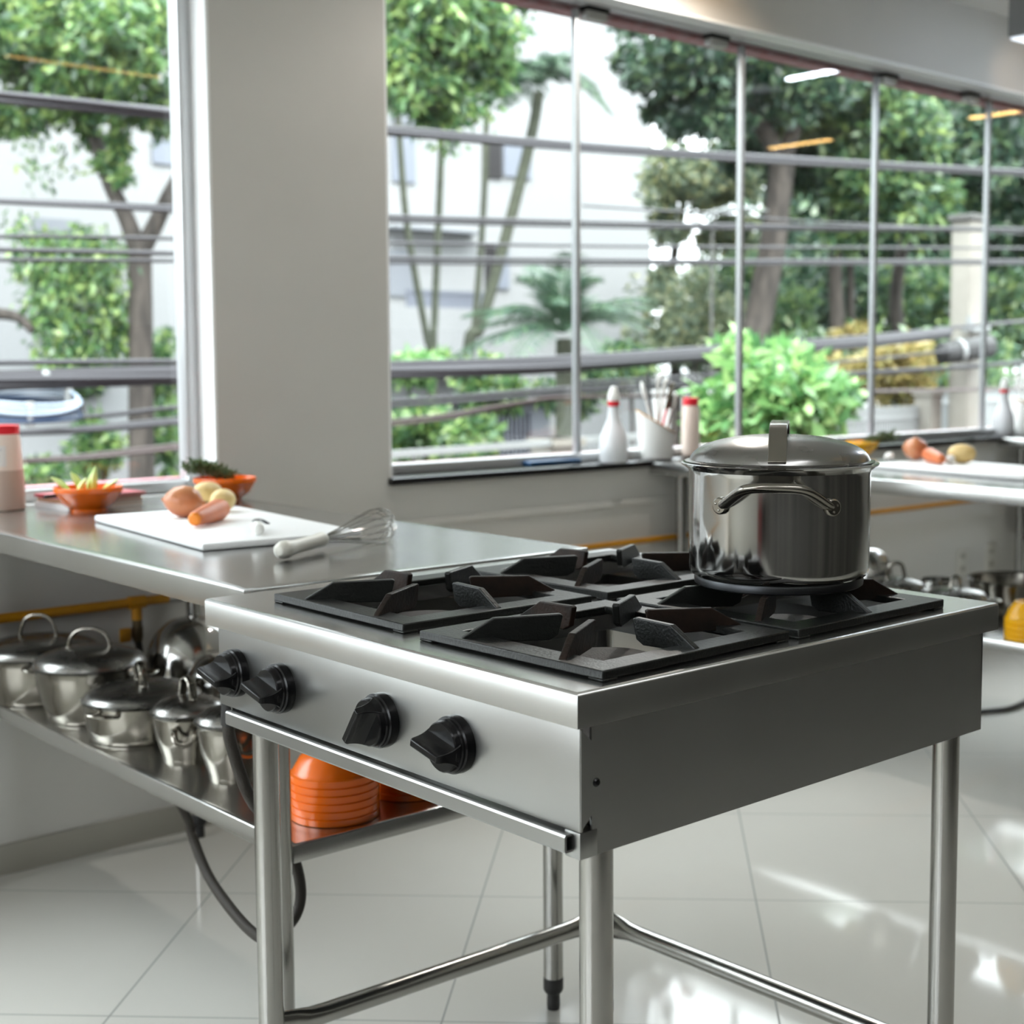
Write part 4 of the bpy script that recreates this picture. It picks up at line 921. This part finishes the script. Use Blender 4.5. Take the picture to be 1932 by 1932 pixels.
# hanging creeper left
o = thing('hanging_creeper', 'column of hanging green creeper left of the forked trunk', 'creeper', (0,0,0)); L = LB()
for (u, v0, v1, w, n) in ((95,430,700,16,260),(115,470,720,14,260),(75,440,610,16,170),(140,440,690,22,330),(175,445,700,26,330),(205,455,650,20,230),(160,420,560,20,170),(225,560,690,12,90)):
    pass
for (p, ln, k, sw) in (((4.099,11.550,2.369),1.25,260,0.09),((4.166,11.471,2.229),1.2,260,0.08),((4.127,11.800,2.387),0.8,170,0.09),((4.354,11.589,2.387),1.2,320,0.12),((4.561,11.671,2.380),1.2,330,0.13),((4.665,11.569,2.332),0.95,240,0.11),((4.515,11.728,2.501),0.7,170,0.11),((4.705,11.471,1.825),0.6,90,0.07),((3.938,11.722,2.557),0.5,40,0.07),((3.940,11.819,2.237),0.25,24,0.05)):
    L.strand(p, ln, int(k*2.2), 0.095, sw)
L.build('leaves', L_bright, o)
trunk([([(3.504,11.880,1.665), (3.708,11.690,1.656), (3.825,11.576,1.618), (3.910,11.484,1.502)], 0.06, 0.035)], 'stem', 'bark', o)
# palms
def frond(b, p, d, L, droop, nl=26, ll=0.34, w=0.02):
    d = Vector(d).normalized(); pts = []
    for i in range(9):
        t = i/8; pts.append(Vector(p)+d*L*t+Vector((0,0,-droop*L*t*t)))
    b.tube(pts, [0.014*(1-0.8*i/8)+0.002 for i in range(9)], 5)
    for i in range(nl):
        t = 0.12+0.88*i/nl; k = t*8; j = int(min(7, k)); q = pts[j].lerp(pts[j+1], k-j); tg = (pts[j+1]-pts[j]).normalized(); sd = tg.cross(Vector((0,0,1))).normalized()
        l = ll*math.sin(math.pi*(0.15+0.8*t))
        for s_ in (-1, 1):
            dd = (sd*s_*0.8+tg*0.65+Vector((0,0,-0.25+0.15*rng.normal()))).normalized(); up_ = dd.cross(tg).normalized()*w*0.5; wv = tg*w*0.5
            b.add([q-wv*0.4, q+dd*l*0.4-wv, q+dd*l, q+dd*l*0.4+wv], [(0,1,2,3)])
def palm(label, path, r, crown, n, L, elev, droop, name='palm_tree', trunkm='palm_bark', ll=0.34, nl=26, a0=0.0, r1=None):
    o = thing(name, label, 'palm', (0,0,0))
    trunk([(path, r, r1 or r*0.85)], 'trunk', trunkm, o)
    for k in range(n):
        b = MB(); a = a0+2*math.pi*k/n+rng.normal(0,0.12); e_ = R(rng.uniform(*elev))
        frond(b, crown, (math.cos(a)*math.cos(e_), math.sin(a)*math.cos(e_), math.sin(e_)), L*rng.uniform(0.85,1.12), droop*rng.uniform(0.7,1.3), nl, ll, 0.015 if nl > 45 else 0.022)
        b.build('frond', L_palm, o, smooth=False)
    return o
palm('tall curved palm whose crown shows against the white building', [base_of((8.837,11.669,1.181)), (8.850,11.657,1.181), (8.971,11.595,1.596), (9.168,11.498,2.309), (9.426,11.381,3.318), (9.563,11.326,3.911), (9.618,11.314,4.238)], 0.070, (9.632,11.312,4.327), 13, 1.15, (20,75), 0.85, ll=0.36, nl=44, a0=0.3)
for (lab, pth, cr) in (('thin palm trunk nearest the pier, leaning right', [(8.238,11.533,1.126), (8.233,11.579,1.471), (8.172,11.733,2.277), (8.144,11.828,2.852), (8.144,11.912,3.542), (8.151,11.995,4.290)], (8.161,12.014,4.520)), ('straight thin palm trunk second from the pier', [(7.964,11.103,1.130), (8.007,11.131,1.687), (8.082,11.161,2.522), (8.158,11.192,3.356), (8.225,11.230,4.191)], (8.235,11.241,4.358)),
        ('thin palm trunk crossing the dark window of the building', [(9.471,12.442,1.113), (9.531,12.432,1.492), (9.640,12.437,2.375), (9.736,12.455,3.258), (9.809,12.494,4.141), (9.862,12.513,4.709)], (9.873,12.525,4.898))):
    palm(lab, [base_of(pth[0])]+pth, 0.042, cr, 5, 0.8, (20,60), 0.7, ll=0.25, nl=16)
palm('low spreading feather palm in front of the white building', [base_of((6.975,7.884,0.886)), (6.975,7.884,0.886), (6.988,7.910,1.198), (6.995,7.930,1.420)], 0.10, (6.999,7.934,1.487), 26, 1.02, (5,85), 0.5, 'feather_palm', ll=0.26, nl=50, r1=0.07)
# white building
bY = 21.0
c1 = (14.816,14.720,4.335); bY = c1[1]; bx1 = c1[0]
bd = thing('apartment_building', 'white apartment building behind the palms', 'building', (0,0,0))
b = MB(); b.box(bx1-22, bx1, bY, bY+12, GZ, 12); b.build('facade', 'bldg', bd, smooth=False)
def fac(u0, v0, u1, v1, m, name, proud=0.05, parent=None):
    pass
for (p, q, m, nm, pr) in (((11.498,14.720,4.258), (11.824,14.720,3.778), 'shutter', 'window', 0.03), ((11.858,14.720,4.309), (12.361,14.720,3.823), 'blind', 'blind', 0.04), ((9.975,14.720,4.228), (10.340,14.720,3.598), 'blind', 'window', 0.03), ((11.521,14.720,2.832), (11.705,14.720,2.243), 'shutter', 'window', 0.03), ((11.710,14.720,2.842), (11.936,14.720,2.250), 'blind', 'blind', 0.04),
        ((9.882,14.720,2.705), (10.299,14.720,2.091), 'bldg_grey', 'window', 0.03), ((9.845,14.720,2.965), (11.298,14.720,2.995), 'bldg_grey', 'ledge', 0.25), ((9.956,14.720,4.568), (10.950,14.720,4.366), 'bldg_grey', 'grey_panel', 0.03), ((6.620,14.720,3.803), (6.908,14.720,3.527), 'blind', 'window', 0.03), ((5.205,14.720,2.812), (5.735,14.720,2.670), 'bldg_grey', 'window', 0.03)):  # includes a plain grey panel high on the facade
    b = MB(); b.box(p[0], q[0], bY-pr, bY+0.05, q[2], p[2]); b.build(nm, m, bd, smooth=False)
p, q = (9.873,14.720,2.162), (11.147,14.720,1.933)
b = MB(); b.box(p[0], q[0], bY-0.5, bY-0.45, p[2]-0.05, p[2]); n = 26
for i in range(n): x = p[0]+(q[0]-p[0])*i/(n-1); b.box(x-0.025, x+0.025, bY-0.49, bY-0.46, q[2], p[2])
b.build('balcony_bars', 'rail', bd, smooth=False)
b = MB(); b.box(p[0]-0.5, q[0], bY-0.55, bY, q[2]-0.9, q[2]); b.build('balcony', 'bldg', bd, smooth=False)
# dark trees on the right
tree('big dark tree with thick leaning trunk behind the second glass joint',
     [([base_of((11.946,10.147,1.109)), (11.946,10.147,1.109), (12.050,10.127,1.740), (12.203,10.077,2.497), (12.301,10.061,3.128), (12.379,10.051,3.632)], 0.19, 0.145), ([(12.349,10.056,3.443), (12.264,10.187,3.885), (12.076,10.403,4.232), (11.761,10.761,4.769)], 0.13, 0.06), ([(12.366,10.055,3.569), (12.508,9.984,4.074), (12.643,9.942,4.767), (12.790,9.913,5.651)], 0.11, 0.06)],
     [((11.279,10.649,4.686), (0.55,0.6,0.42), 1), ((11.590,10.104,4.827), (0.6,0.6,0.4), 1), ((12.220,9.755,4.500), (0.5,0.6,0.4), .9), ((11.571,10.579,4.073), (0.45,0.5,0.28), .7), ((11.063,11.136,4.791), (0.30,0.4,0.16), .35), ((12.399,9.516,5.031), (0.5,0.6,0.4), .8), ((11.188,11.353,5.275), (0.3,0.4,0.2), .3), ((11.892,10.715,5.400), (0.8,.6,.4), 1), ((11.399,11.024,4.170),(0.25,0.3,0.14),.25), ((13.225,11.011,4.476),(0.7,0.5,0.55),.8), ((13.721,10.885,3.842),(0.5,0.5,0.5),.6), ((13.066,11.223,3.883),(0.3,0.4,0.25),.3)], L_dark, leaf=0.14, dens=4200)
tree('dark evergreen with slim trunks in the middle of the wide window',
     [([base_of((13.504,10.071,1.100)), (13.504,10.071,1.100), (13.551,10.140,2.035), (13.585,10.214,2.903), (13.693,10.250,4.039)], 0.12, 0.07), ([base_of((13.971,10.193,1.164)), (13.961,10.202,1.164), (14.010,10.264,2.052), (14.064,10.330,3.008)], 0.06, 0.05)],
     [((13.585,9.866,4.564), (0.6,0.7,0.45), 1), ((13.768,9.355,4.009), (0.6,0.7,0.42), 1), ((13.618,9.710,3.519), (0.55,0.6,0.35), .9), ((13.816,9.218,3.234), (0.55,0.6,0.35), .9), ((13.435,10.236,4.206), (0.4,0.5,0.3), .6), ((14.158,9.980,5.374), 0.8, 1), ((13.708,10.091,2.836),(0.35,0.4,0.2),.35)], L_mid, leaf=0.15, dens=4200)
tree('dark tree filling the upper right corner behind the utility pole',
     [([base_of((15.771,10.705,1.082)), (15.771,10.705,1.082), (15.780,10.822,2.121), (16.007,10.737,3.160), (16.499,10.389,4.049)], 0.13, 0.06)],
     [((15.295,9.606,4.199), (0.7,0.7,0.5), 1), ((15.322,8.985,3.797), (0.6,0.7,0.5), 1), ((15.513,9.563,3.254), (0.6,0.7,0.38), 1), ((15.833,8.965,3.024), (0.5,0.6,0.4), .9), ((15.932,8.754,4.302), 0.8, 1), ((15.593,9.987,5.108), 0.8, 1), ((16.207,9.400,4.966), 0.9, 1), ((16.070,9.256,2.710), (0.4,0.5,0.25), .5)], L_dark, leaf=0.16, dens=4200)
tree('pale grey green tree right beside the white building', [([base_of((13.467,12.877,1.382)), (13.467,12.877,1.382), (13.492,12.979,2.421), (13.676,12.934,3.460)], 0.10, 0.05)],
     [((13.400,12.672,3.707), (0.5,0.6,0.45), 1), ((13.980,12.411,3.731), (0.42,0.5,0.38), .8), ((13.322,12.950,3.145), (0.2,0.3,0.3), .3), ((14.140,12.450,3.014), (0.35,0.4,0.28), .5), ((13.385,13.061,2.273), (0.16,0.3,0.3), .3)], L_grey, leaf=0.13, dens=3600)
for k, (lab, c, r, m, nn) in enumerate((('dark bank of shrubs between the slim trunks', (16.556,12.851,2.209), (1.2,0.9,0.75), L_dark, 1500), ('dark shrubs behind the utility pole', (17.868,11.615,2.044), (1.1,0.9,0.75), L_mid, 1400), ('dark shrubs at the right edge below the tree', (17.867,10.234,1.928), (0.8,0.9,0.7), L_mid, 1100),
        ('soft grey green shrub at the foot of the pale tree', (12.956,12.041,1.869), (0.75,0.7,0.55), L_grey, 900), ('mid green shrub in front of the leaning trunk', (13.576,10.916,1.854), (0.5,0.5,0.4), L_mid, 700), ('tall dark hedge far behind the trunks', (19.439,14.458,3.638), (2.5,1.0,2.3), L_dark, 3600), ('tall dark hedge far behind the right tree', (21.351,12.685,3.635), (2.2,1.0,2.2), L_dark, 3400),
        ('broad grey green bank below the white patch of sky', (13.613,12.760,1.530), (0.8,0.8,0.55), L_grey, 1200), ('mid green bank left of the leaning trunk', (14.898,13.014,2.167), (0.55,0.7,0.65), L_mid, 1100), ('low green bank along the street behind the white fence', (13.631,8.593,1.170), (1.3,0.8,0.42), L_mid, 1300), ('low green bank behind the cable bundle by the slim trunks', (13.410,10.166,1.166), (0.9,0.8,0.42), L_mid, 1200), ('yellow leaved bush by the cable splice', (10.284,6.900,1.137), (0.42,0.5,0.28), L_yell, 700), ('yellowing bush below the slim trunks', (10.355,7.512,1.081), (0.3,0.4,0.26), L_yell, 400), ('orange tinted bush beside the bright bush', (12.768,9.431,1.486), (0.25,0.3,0.2), L_yell, 260),
        ('bright green bush right behind the stock pot', (6.319,5.079,0.960), (0.42,0.45,0.36), L_lime, 1300), ('bright green bush low behind the red capped jar', (6.367,5.427,0.806), (0.26,0.3,0.24), L_lime, 500), ('small bright shrub at the foot of the leaning trunk', (8.075,6.918,1.329), (0.18,0.2,0.12), L_lime, 220),
        ('yellow green shrub at the lower left of the wide window', (7.187,10.462,1.190), (0.36,0.4,0.24), L_lime, 500), ('green shrub behind the white picket fence near the pier', (6.381,9.095,0.686), (0.45,0.4,0.34), L_bright, 900), ('leafy shrub below the feather palm', (7.161,9.100,1.049), (0.4,0.4,0.26), L_bright, 600), ('green shrub in front of the barred gate', (6.425,8.362,0.619), (0.28,0.3,0.20), L_bright, 450), ('dark shrub beneath the feather palm', (7.705,8.582,0.928), (0.35,0.4,0.24), L_mid, 500), ('green shrub right of the feather palm', (9.492,9.693,1.183), (0.45,0.4,0.3), L_mid, 600),
        ('grey shrub far left below the creeper', (6.229,18.217,1.386), (0.7,0.7,0.6), L_grey, 700), ('low green shrub behind the left jar', (4.078,11.866,0.282), (0.28,0.3,0.16), L_bright, 350), ('green shrub between forked trunk and window edge', (5.862,13.052,1.133), (0.26,0.3,0.42), L_bright, 450), ('green shrub left of the forked trunk', (4.712,11.987,0.495), (0.3,0.3,0.40), L_bright, 500), ('green shrub under the cable coil', (5.635,14.616,1.008), (0.5,0.4,0.3), L_mid, 450), ('green shrub right of the forked trunk base', (5.380,12.044,0.414), (0.2,0.3,0.34), L_bright, 300))):
    o = thing('bush', lab, 'bush', (0,0,0)); trunk([([(c[0],c[1],GZ),(c[0]+0.05,c[1],(GZ+c[2])/2),(c[0],c[1],c[2])], 0.035, 0.02)], 'stem', 'bark', o); L = LB(); L.blob(c, r, int(nn*(3.0 if nn < 1000 else 4.5)), 0.10 if nn < 1000 else (0.15 if nn < 2000 else 0.24), 0.3, 0.3); L.build('foliage', m, o)
# fences, gate, pillars, pole
def fence(label, p, q, ztop, zbot, n, hoop=False):
    o = thing('picket_fence', label, 'fence', (0,0,0)); p, q = Vector(p), Vector(q); d = q-p; b = MB(); t = d.normalized(); nrm = Vector((-t.y, t.x, 0))
    Tm = Matrix((( t.x, nrm.x, 0, p.x),(t.y, nrm.y, 0, p.y),(0,0,1,0),(0,0,0,1))); L_ = d.length
    for zz in (ztop-0.10, zbot+0.12): b.box(0, L_, -0.02, 0.02, zz-0.02, zz+0.02, 0, Tm)
    for i in range(n): x = L_*(i+0.5)/n; b.box(x-0.014, x+0.014, -0.012, 0.012, zbot, ztop, 0, Tm)
    b.build('pickets', 'fence', o, smooth=False)
    b = MB(); b.box(0, L_, -0.09, 0.09, GZ, zbot, 0, Tm); b.build('plinth', 'fence', o, smooth=False)
f1 = (3.493,5.611,0.677); f2 = (6.240,6.071,0.629)
fence('white picket fence low in the wide window by the pier', (f1[0],f1[1],0), (f2[0],f2[1],0), (f1[2]+f2[2])/2, f1[2]-0.085, 44)
f3 = (8.778,6.479,0.823); f4 = (10.180,6.555,0.884)
fence('white barred fence left of the cream pillar', (f3[0],f3[1],0), (f4[0],f4[1],0), f3[2], f3[2]-0.55, 34)
f5 = (10.482,6.557,0.948); f6 = (12.633,6.751,0.928)
fence('white barred fence between cream pillar and window corner', (f5[0],f5[1],0), (f6[0],f6[1],0), f5[2], f5[2]-0.62, 40)
for (lab, c, w) in (('cream gate pillar between the white fences', (10.247,6.504,0.968), 0.09), ('cream pillar on the picket fence left of the spray bottle', (5.188,5.964,0.735), 0.12), ('cream pillar behind the red capped jar', (6.182,5.603,0.843), 0.06)):
    b = MB(); b.box(c[0]-w, c[0]+w, c[1]-w, c[1]+w, GZ, c[2]); b.box(c[0]-w-0.02, c[0]+w+0.02, c[1]-w-0.02, c[1]+w+0.02, c[2]-0.05, c[2]); tag(b.build('gate_pillar', 'pillar', smooth=False), lab, 'pillar')
hs = thing('gate_house', 'low white gatehouse with barred doors behind the shrubs', 'building', (0,0,0))
g1 = (10.864,13.848,0.779); b = MB(); b.box(g1[0], g1[0]+1.1, g1[1], g1[1]+0.7, GZ, g1[2]); b.build('walls', 'bldg_grey', hs, smooth=False)
b = MB(); b.box(g1[0]-0.1, g1[0]+1.25, g1[1]-0.25, g1[1]+0.75, g1[2]-0.12, g1[2]); b.build('roof', 'bldg', hs, smooth=False)
b = MB(); b.box(g1[0]+0.1, g1[0]+0.75, g1[1]-0.03, g1[1]+0.02, GZ, g1[2]-0.25); dr = b.build('door', 'shutter', hs, smooth=False)
b = MB()
for i in range(9): b.box(g1[0]+0.1+0.075*i, g1[0]+0.12+0.075*i, g1[1]-0.06, g1[1]-0.03, GZ, g1[2]-0.25)
b.build('bars', 'rail', dr, smooth=False)
gw = (4.327,14.398,0.496); gw2 = (6.759,14.199,0.509); gwt = (5.600,14.580,0.444)
b = MB(); b.box(gw[0]-3, gw2[0]+0.3, gw[1]+1.2, gw[1]+1.4, GZ, gwt[2]); tag(b.build('garden_wall', 'pillar', smooth=False), 'low beige garden wall across the street in the left window', 'wall')
pc0 = (10.433,6.243,2.501)
pl_ = thing('utility_pole', 'grey concrete utility pole near the right edge', 'pole', (pc0[0], pc0[1], GZ))
b = MB(); b.box(-0.105, 0.105, -0.105, 0.105, 0, pc0[2]-GZ, 0.015); b.build('post', 'pillar', pl_)
b = MB(); b.box(-0.135, 0.135, -0.13, 0.13, pc0[2]-GZ, pc0[2]-GZ+0.06, 0.01); b.build('cap', 'concrete', pl_)
zc = (10.280,6.265,1.517)[2]-GZ
b = MB(); b.box(-0.22, 0.16, -0.16, -0.10, zc-0.02, zc+0.04, 0.005); b.cyl((-0.16,-0.15,zc),(-0.16,-0.15,zc+0.12),0.035,12); b.build('insulator_bracket', 'fence', pl_)
s0, s1 = (9.810,6.127,1.294), (10.453,5.951,1.371)
sp_ = thing('cable_splice', 'fat black cable splice case hanging by the utility pole', 'cable splice', s0)
b = MB(); dd = Vector(s1)-Vector(s0); b.lathe([(0,0),(0.05,0.01),(0.10,0.05),(0.105,dd.length-0.06),(0.05,dd.length-0.01),(0,dd.length)], 20, along((0,0,0), dd)); b.build('case', 'hose_black', sp_)
b = MB(); b.lathe([(0.108,0.22),(0.110,0.225),(0.110,0.265),(0.108,0.27)], 20, along((0,0,0), dd)); b.build('band', 'fence', sp_)
lampc = (11.325,10.259,2.945); lampd = (11.822,9.801,2.962)
sl = thing('street_lamp', 'flat pale street lamp head by the second glass joint', 'street lamp', lampc)
dd = Vector(lampd)-Vector(lampc); b = MB(); b.tube([(0,0,0), dd*0.3+Vector((0,0,0.03)), dd*0.7+Vector((0,0,0.03)), dd], [0.02,0.09,0.08,0.01], 12, flat=(1.0,0.45)); b.build('head', 'fence', sl)
b = MB(); b.tube([(0.10,0.02,0.0),(0.14,0.1,-0.3),(0.15,0.1,GZ-lampc[2])], 0.018, 8); b.build('post', 'concrete', sl)
# cables along the street, about 3.5 m beyond the window
def cable(label, pts, r, m='cable', strands=1):
    P = spline([Vector(p) for p in pts], 10); b = MB()
    if strands == 1: b.tube(P, r, 8)
    else:
        for k in range(strands):
            a = 2*math.pi*k/strands; n = len(P); Q = [p+Vector((0, math.cos(a+i*0.03)*r*0.55, math.sin(a+i*0.03)*r*0.55)) for i, p in enumerate(P)]; b.tube(Q, r*0.5, 8)
    o = b.build('utility_cable', m); tag(o, label, 'cable', 'cables along the street')
cable('thick twisted cable, highest of the ones crossing both windows', [(1.471,5.900,2.502), (1.618,5.900,2.500), (2.032,5.900,2.514), (2.511,5.900,2.525), (3.133,5.900,2.547), (3.831,5.900,2.576), (5.279,5.900,2.627), (6.879,5.900,2.709), (8.504,5.900,2.803), (10.799,5.900,2.943), (13.581,5.900,3.130)], 0.034, 'cable', 3)
cable('second twisted cable down, crossing the middle of the forked trunk', [(1.452,5.900,2.007), (1.599,5.900,2.010), (2.015,5.900,2.023), (2.496,5.900,2.035), (3.122,5.900,2.050), (3.823,5.900,2.073), (5.277,5.900,2.134), (6.885,5.900,2.212), (8.517,5.900,2.299), (10.823,5.900,2.430), (13.620,5.900,2.592)], 0.024, 'cable', 2)
cable('thin pale wire just above the second twisted cable at right', [(5.371,5.900,2.257), (6.010,5.900,2.273), (6.884,5.900,2.296), (7.548,5.900,2.300), (8.516,5.900,2.329), (9.690,5.900,2.366), (10.825,5.900,2.391)], 0.008)
cable('thin wire between second twisted cable and paired wires', [(1.445,5.900,1.833), (1.850,5.900,1.856), (2.492,5.900,1.882), (3.820,5.900,1.932), (6.011,5.900,2.025), (8.521,5.900,2.147), (10.831,5.900,2.262), (13.634,5.900,2.406)], 0.010)
cable('upper wire of the close pair above the palm', [(1.443,5.900,1.774), (1.591,5.900,1.779), (2.489,5.900,1.805), (3.819,5.900,1.846), (5.276,5.900,1.901), (6.887,5.900,1.967), (10.837,5.900,2.147), (13.643,5.900,2.280)], 0.013)
cable('lower wire of the close pair above the palm', [(1.441,5.900,1.724), (1.589,5.900,1.731), (2.488,5.900,1.767), (3.818,5.900,1.818), (5.276,5.900,1.873), (6.888,5.900,1.944), (10.838,5.900,2.123), (13.645,5.900,2.253)], 0.010)
cable('single thin wire above the fat cable bundle at left', [(1.422,5.900,1.240), (1.570,5.900,1.239), (2.473,5.900,1.243), (3.203,5.900,1.235), (3.827,5.900,1.221)], 0.014)
cable('fat bundle of grey cables, widest of all', [(1.418,5.900,1.144), (1.567,5.900,1.148), (2.013,5.900,1.158), (2.471,5.900,1.168), (3.101,5.900,1.171), (3.826,5.900,1.178), (4.479,5.900,1.190), (5.274,5.900,1.216), (6.895,5.900,1.304), (8.541,5.900,1.390), (9.641,5.900,1.475)], 0.046, 'cable', 5)
cable('thinner cable hugging the top of the fat bundle', [(1.420,5.900,1.187), (1.569,5.900,1.188), (2.472,5.900,1.212), (3.102,5.900,1.218), (3.827,5.900,1.228), (5.274,5.900,1.268), (6.894,5.900,1.350), (8.540,5.900,1.437), (9.721,5.900,1.522), (10.863,5.900,1.596), (12.539,5.900,1.699)], 0.016)
cable('thin wire below the fat bundle in the left window', [(1.898,5.900,0.959), (2.175,5.900,0.978), (2.490,5.900,1.003), (3.098,5.900,1.036), (3.824,5.900,1.053)], 0.012)
cable('grey cable second below the fat bundle', [(1.608,5.900,0.898), (1.977,5.900,0.903), (2.488,5.900,0.930), (3.096,5.900,0.959), (3.823,5.900,0.990), (4.477,5.900,1.015), (5.273,5.900,1.049), (6.897,5.900,1.090), (8.547,5.900,1.136), (10.881,5.900,1.216), (13.714,5.900,1.321)], 0.028, 'cable', 2)
cable('sagging brown cable, lowest in both windows', [(1.403,5.900,0.746), (1.667,5.900,0.758), (1.973,5.900,0.764), (2.490,5.900,0.796), (3.093,5.900,0.841), (3.840,5.900,0.877), (4.270,5.900,0.906), (4.476,5.900,0.930), (4.907,5.900,0.980), (5.273,5.900,1.000), (6.898,5.900,0.993), (8.551,5.900,0.989), (9.741,5.900,0.984), (10.892,5.900,0.976), (13.741,5.900,0.951)], 0.022, 'cable_b', 2)
cable('thin wire over the bright bush below the fat bundle', [(5.273,5.900,1.098), (6.066,5.900,1.118), (6.896,5.900,1.156), (7.958,5.900,1.219), (8.947,5.900,1.274), (9.728,5.900,1.330)], 0.012)
co = thing('cable_coil', 'oval coil of spare cable hung under the fat bundle at left', 'cable coil', (0,0,0)); cc = (1.677,5.900,1.030)
for k in range(6):
    b = MB(); rr = 0.30+0.010*(k % 3); zz = 0.045-0.016*k
    pts = []
    for i in range(40):
        a = 2*math.pi*i/40; dx, dy = rr*math.cos(a)*0.76, rr*math.sin(a)*0.76
        pts.append(Vector((cc[0]+dx, cc[1]-0.05+dy, cc[2]+zz+0.008*math.sin(2*a+k)+0.17*(0.27*dx+0.96*dy))))
    b.tube(pts, 0.0095, 8, closed=True); b.build('loop', 'coil' if k in (0,1,2) else 'coil_d', co)
for (du, nm) in ((62,'tie'),(125,'tie'),(150,'tie')):
    pass
for a in (0.2, 2.2, -1.9):
    b = MB(); x, y = cc[0]+0.226*math.cos(a), cc[1]-0.05+0.226*math.sin(a); zt_ = cc[2]+0.005+0.17*(0.27*(x-cc[0])+0.96*(y-cc[1]+0.05)); b.box(x-0.016, x+0.016, y-0.02, y+0.02, zt_-0.062, zt_+0.058, 0.006); b.build('tie', 'fence', co)
b = MB(); t0 = (1.784,5.900,1.176); b.lathe(ell(0.032,0.030,10), 16, place(t0)); b.build('hanger', 'fence', co)
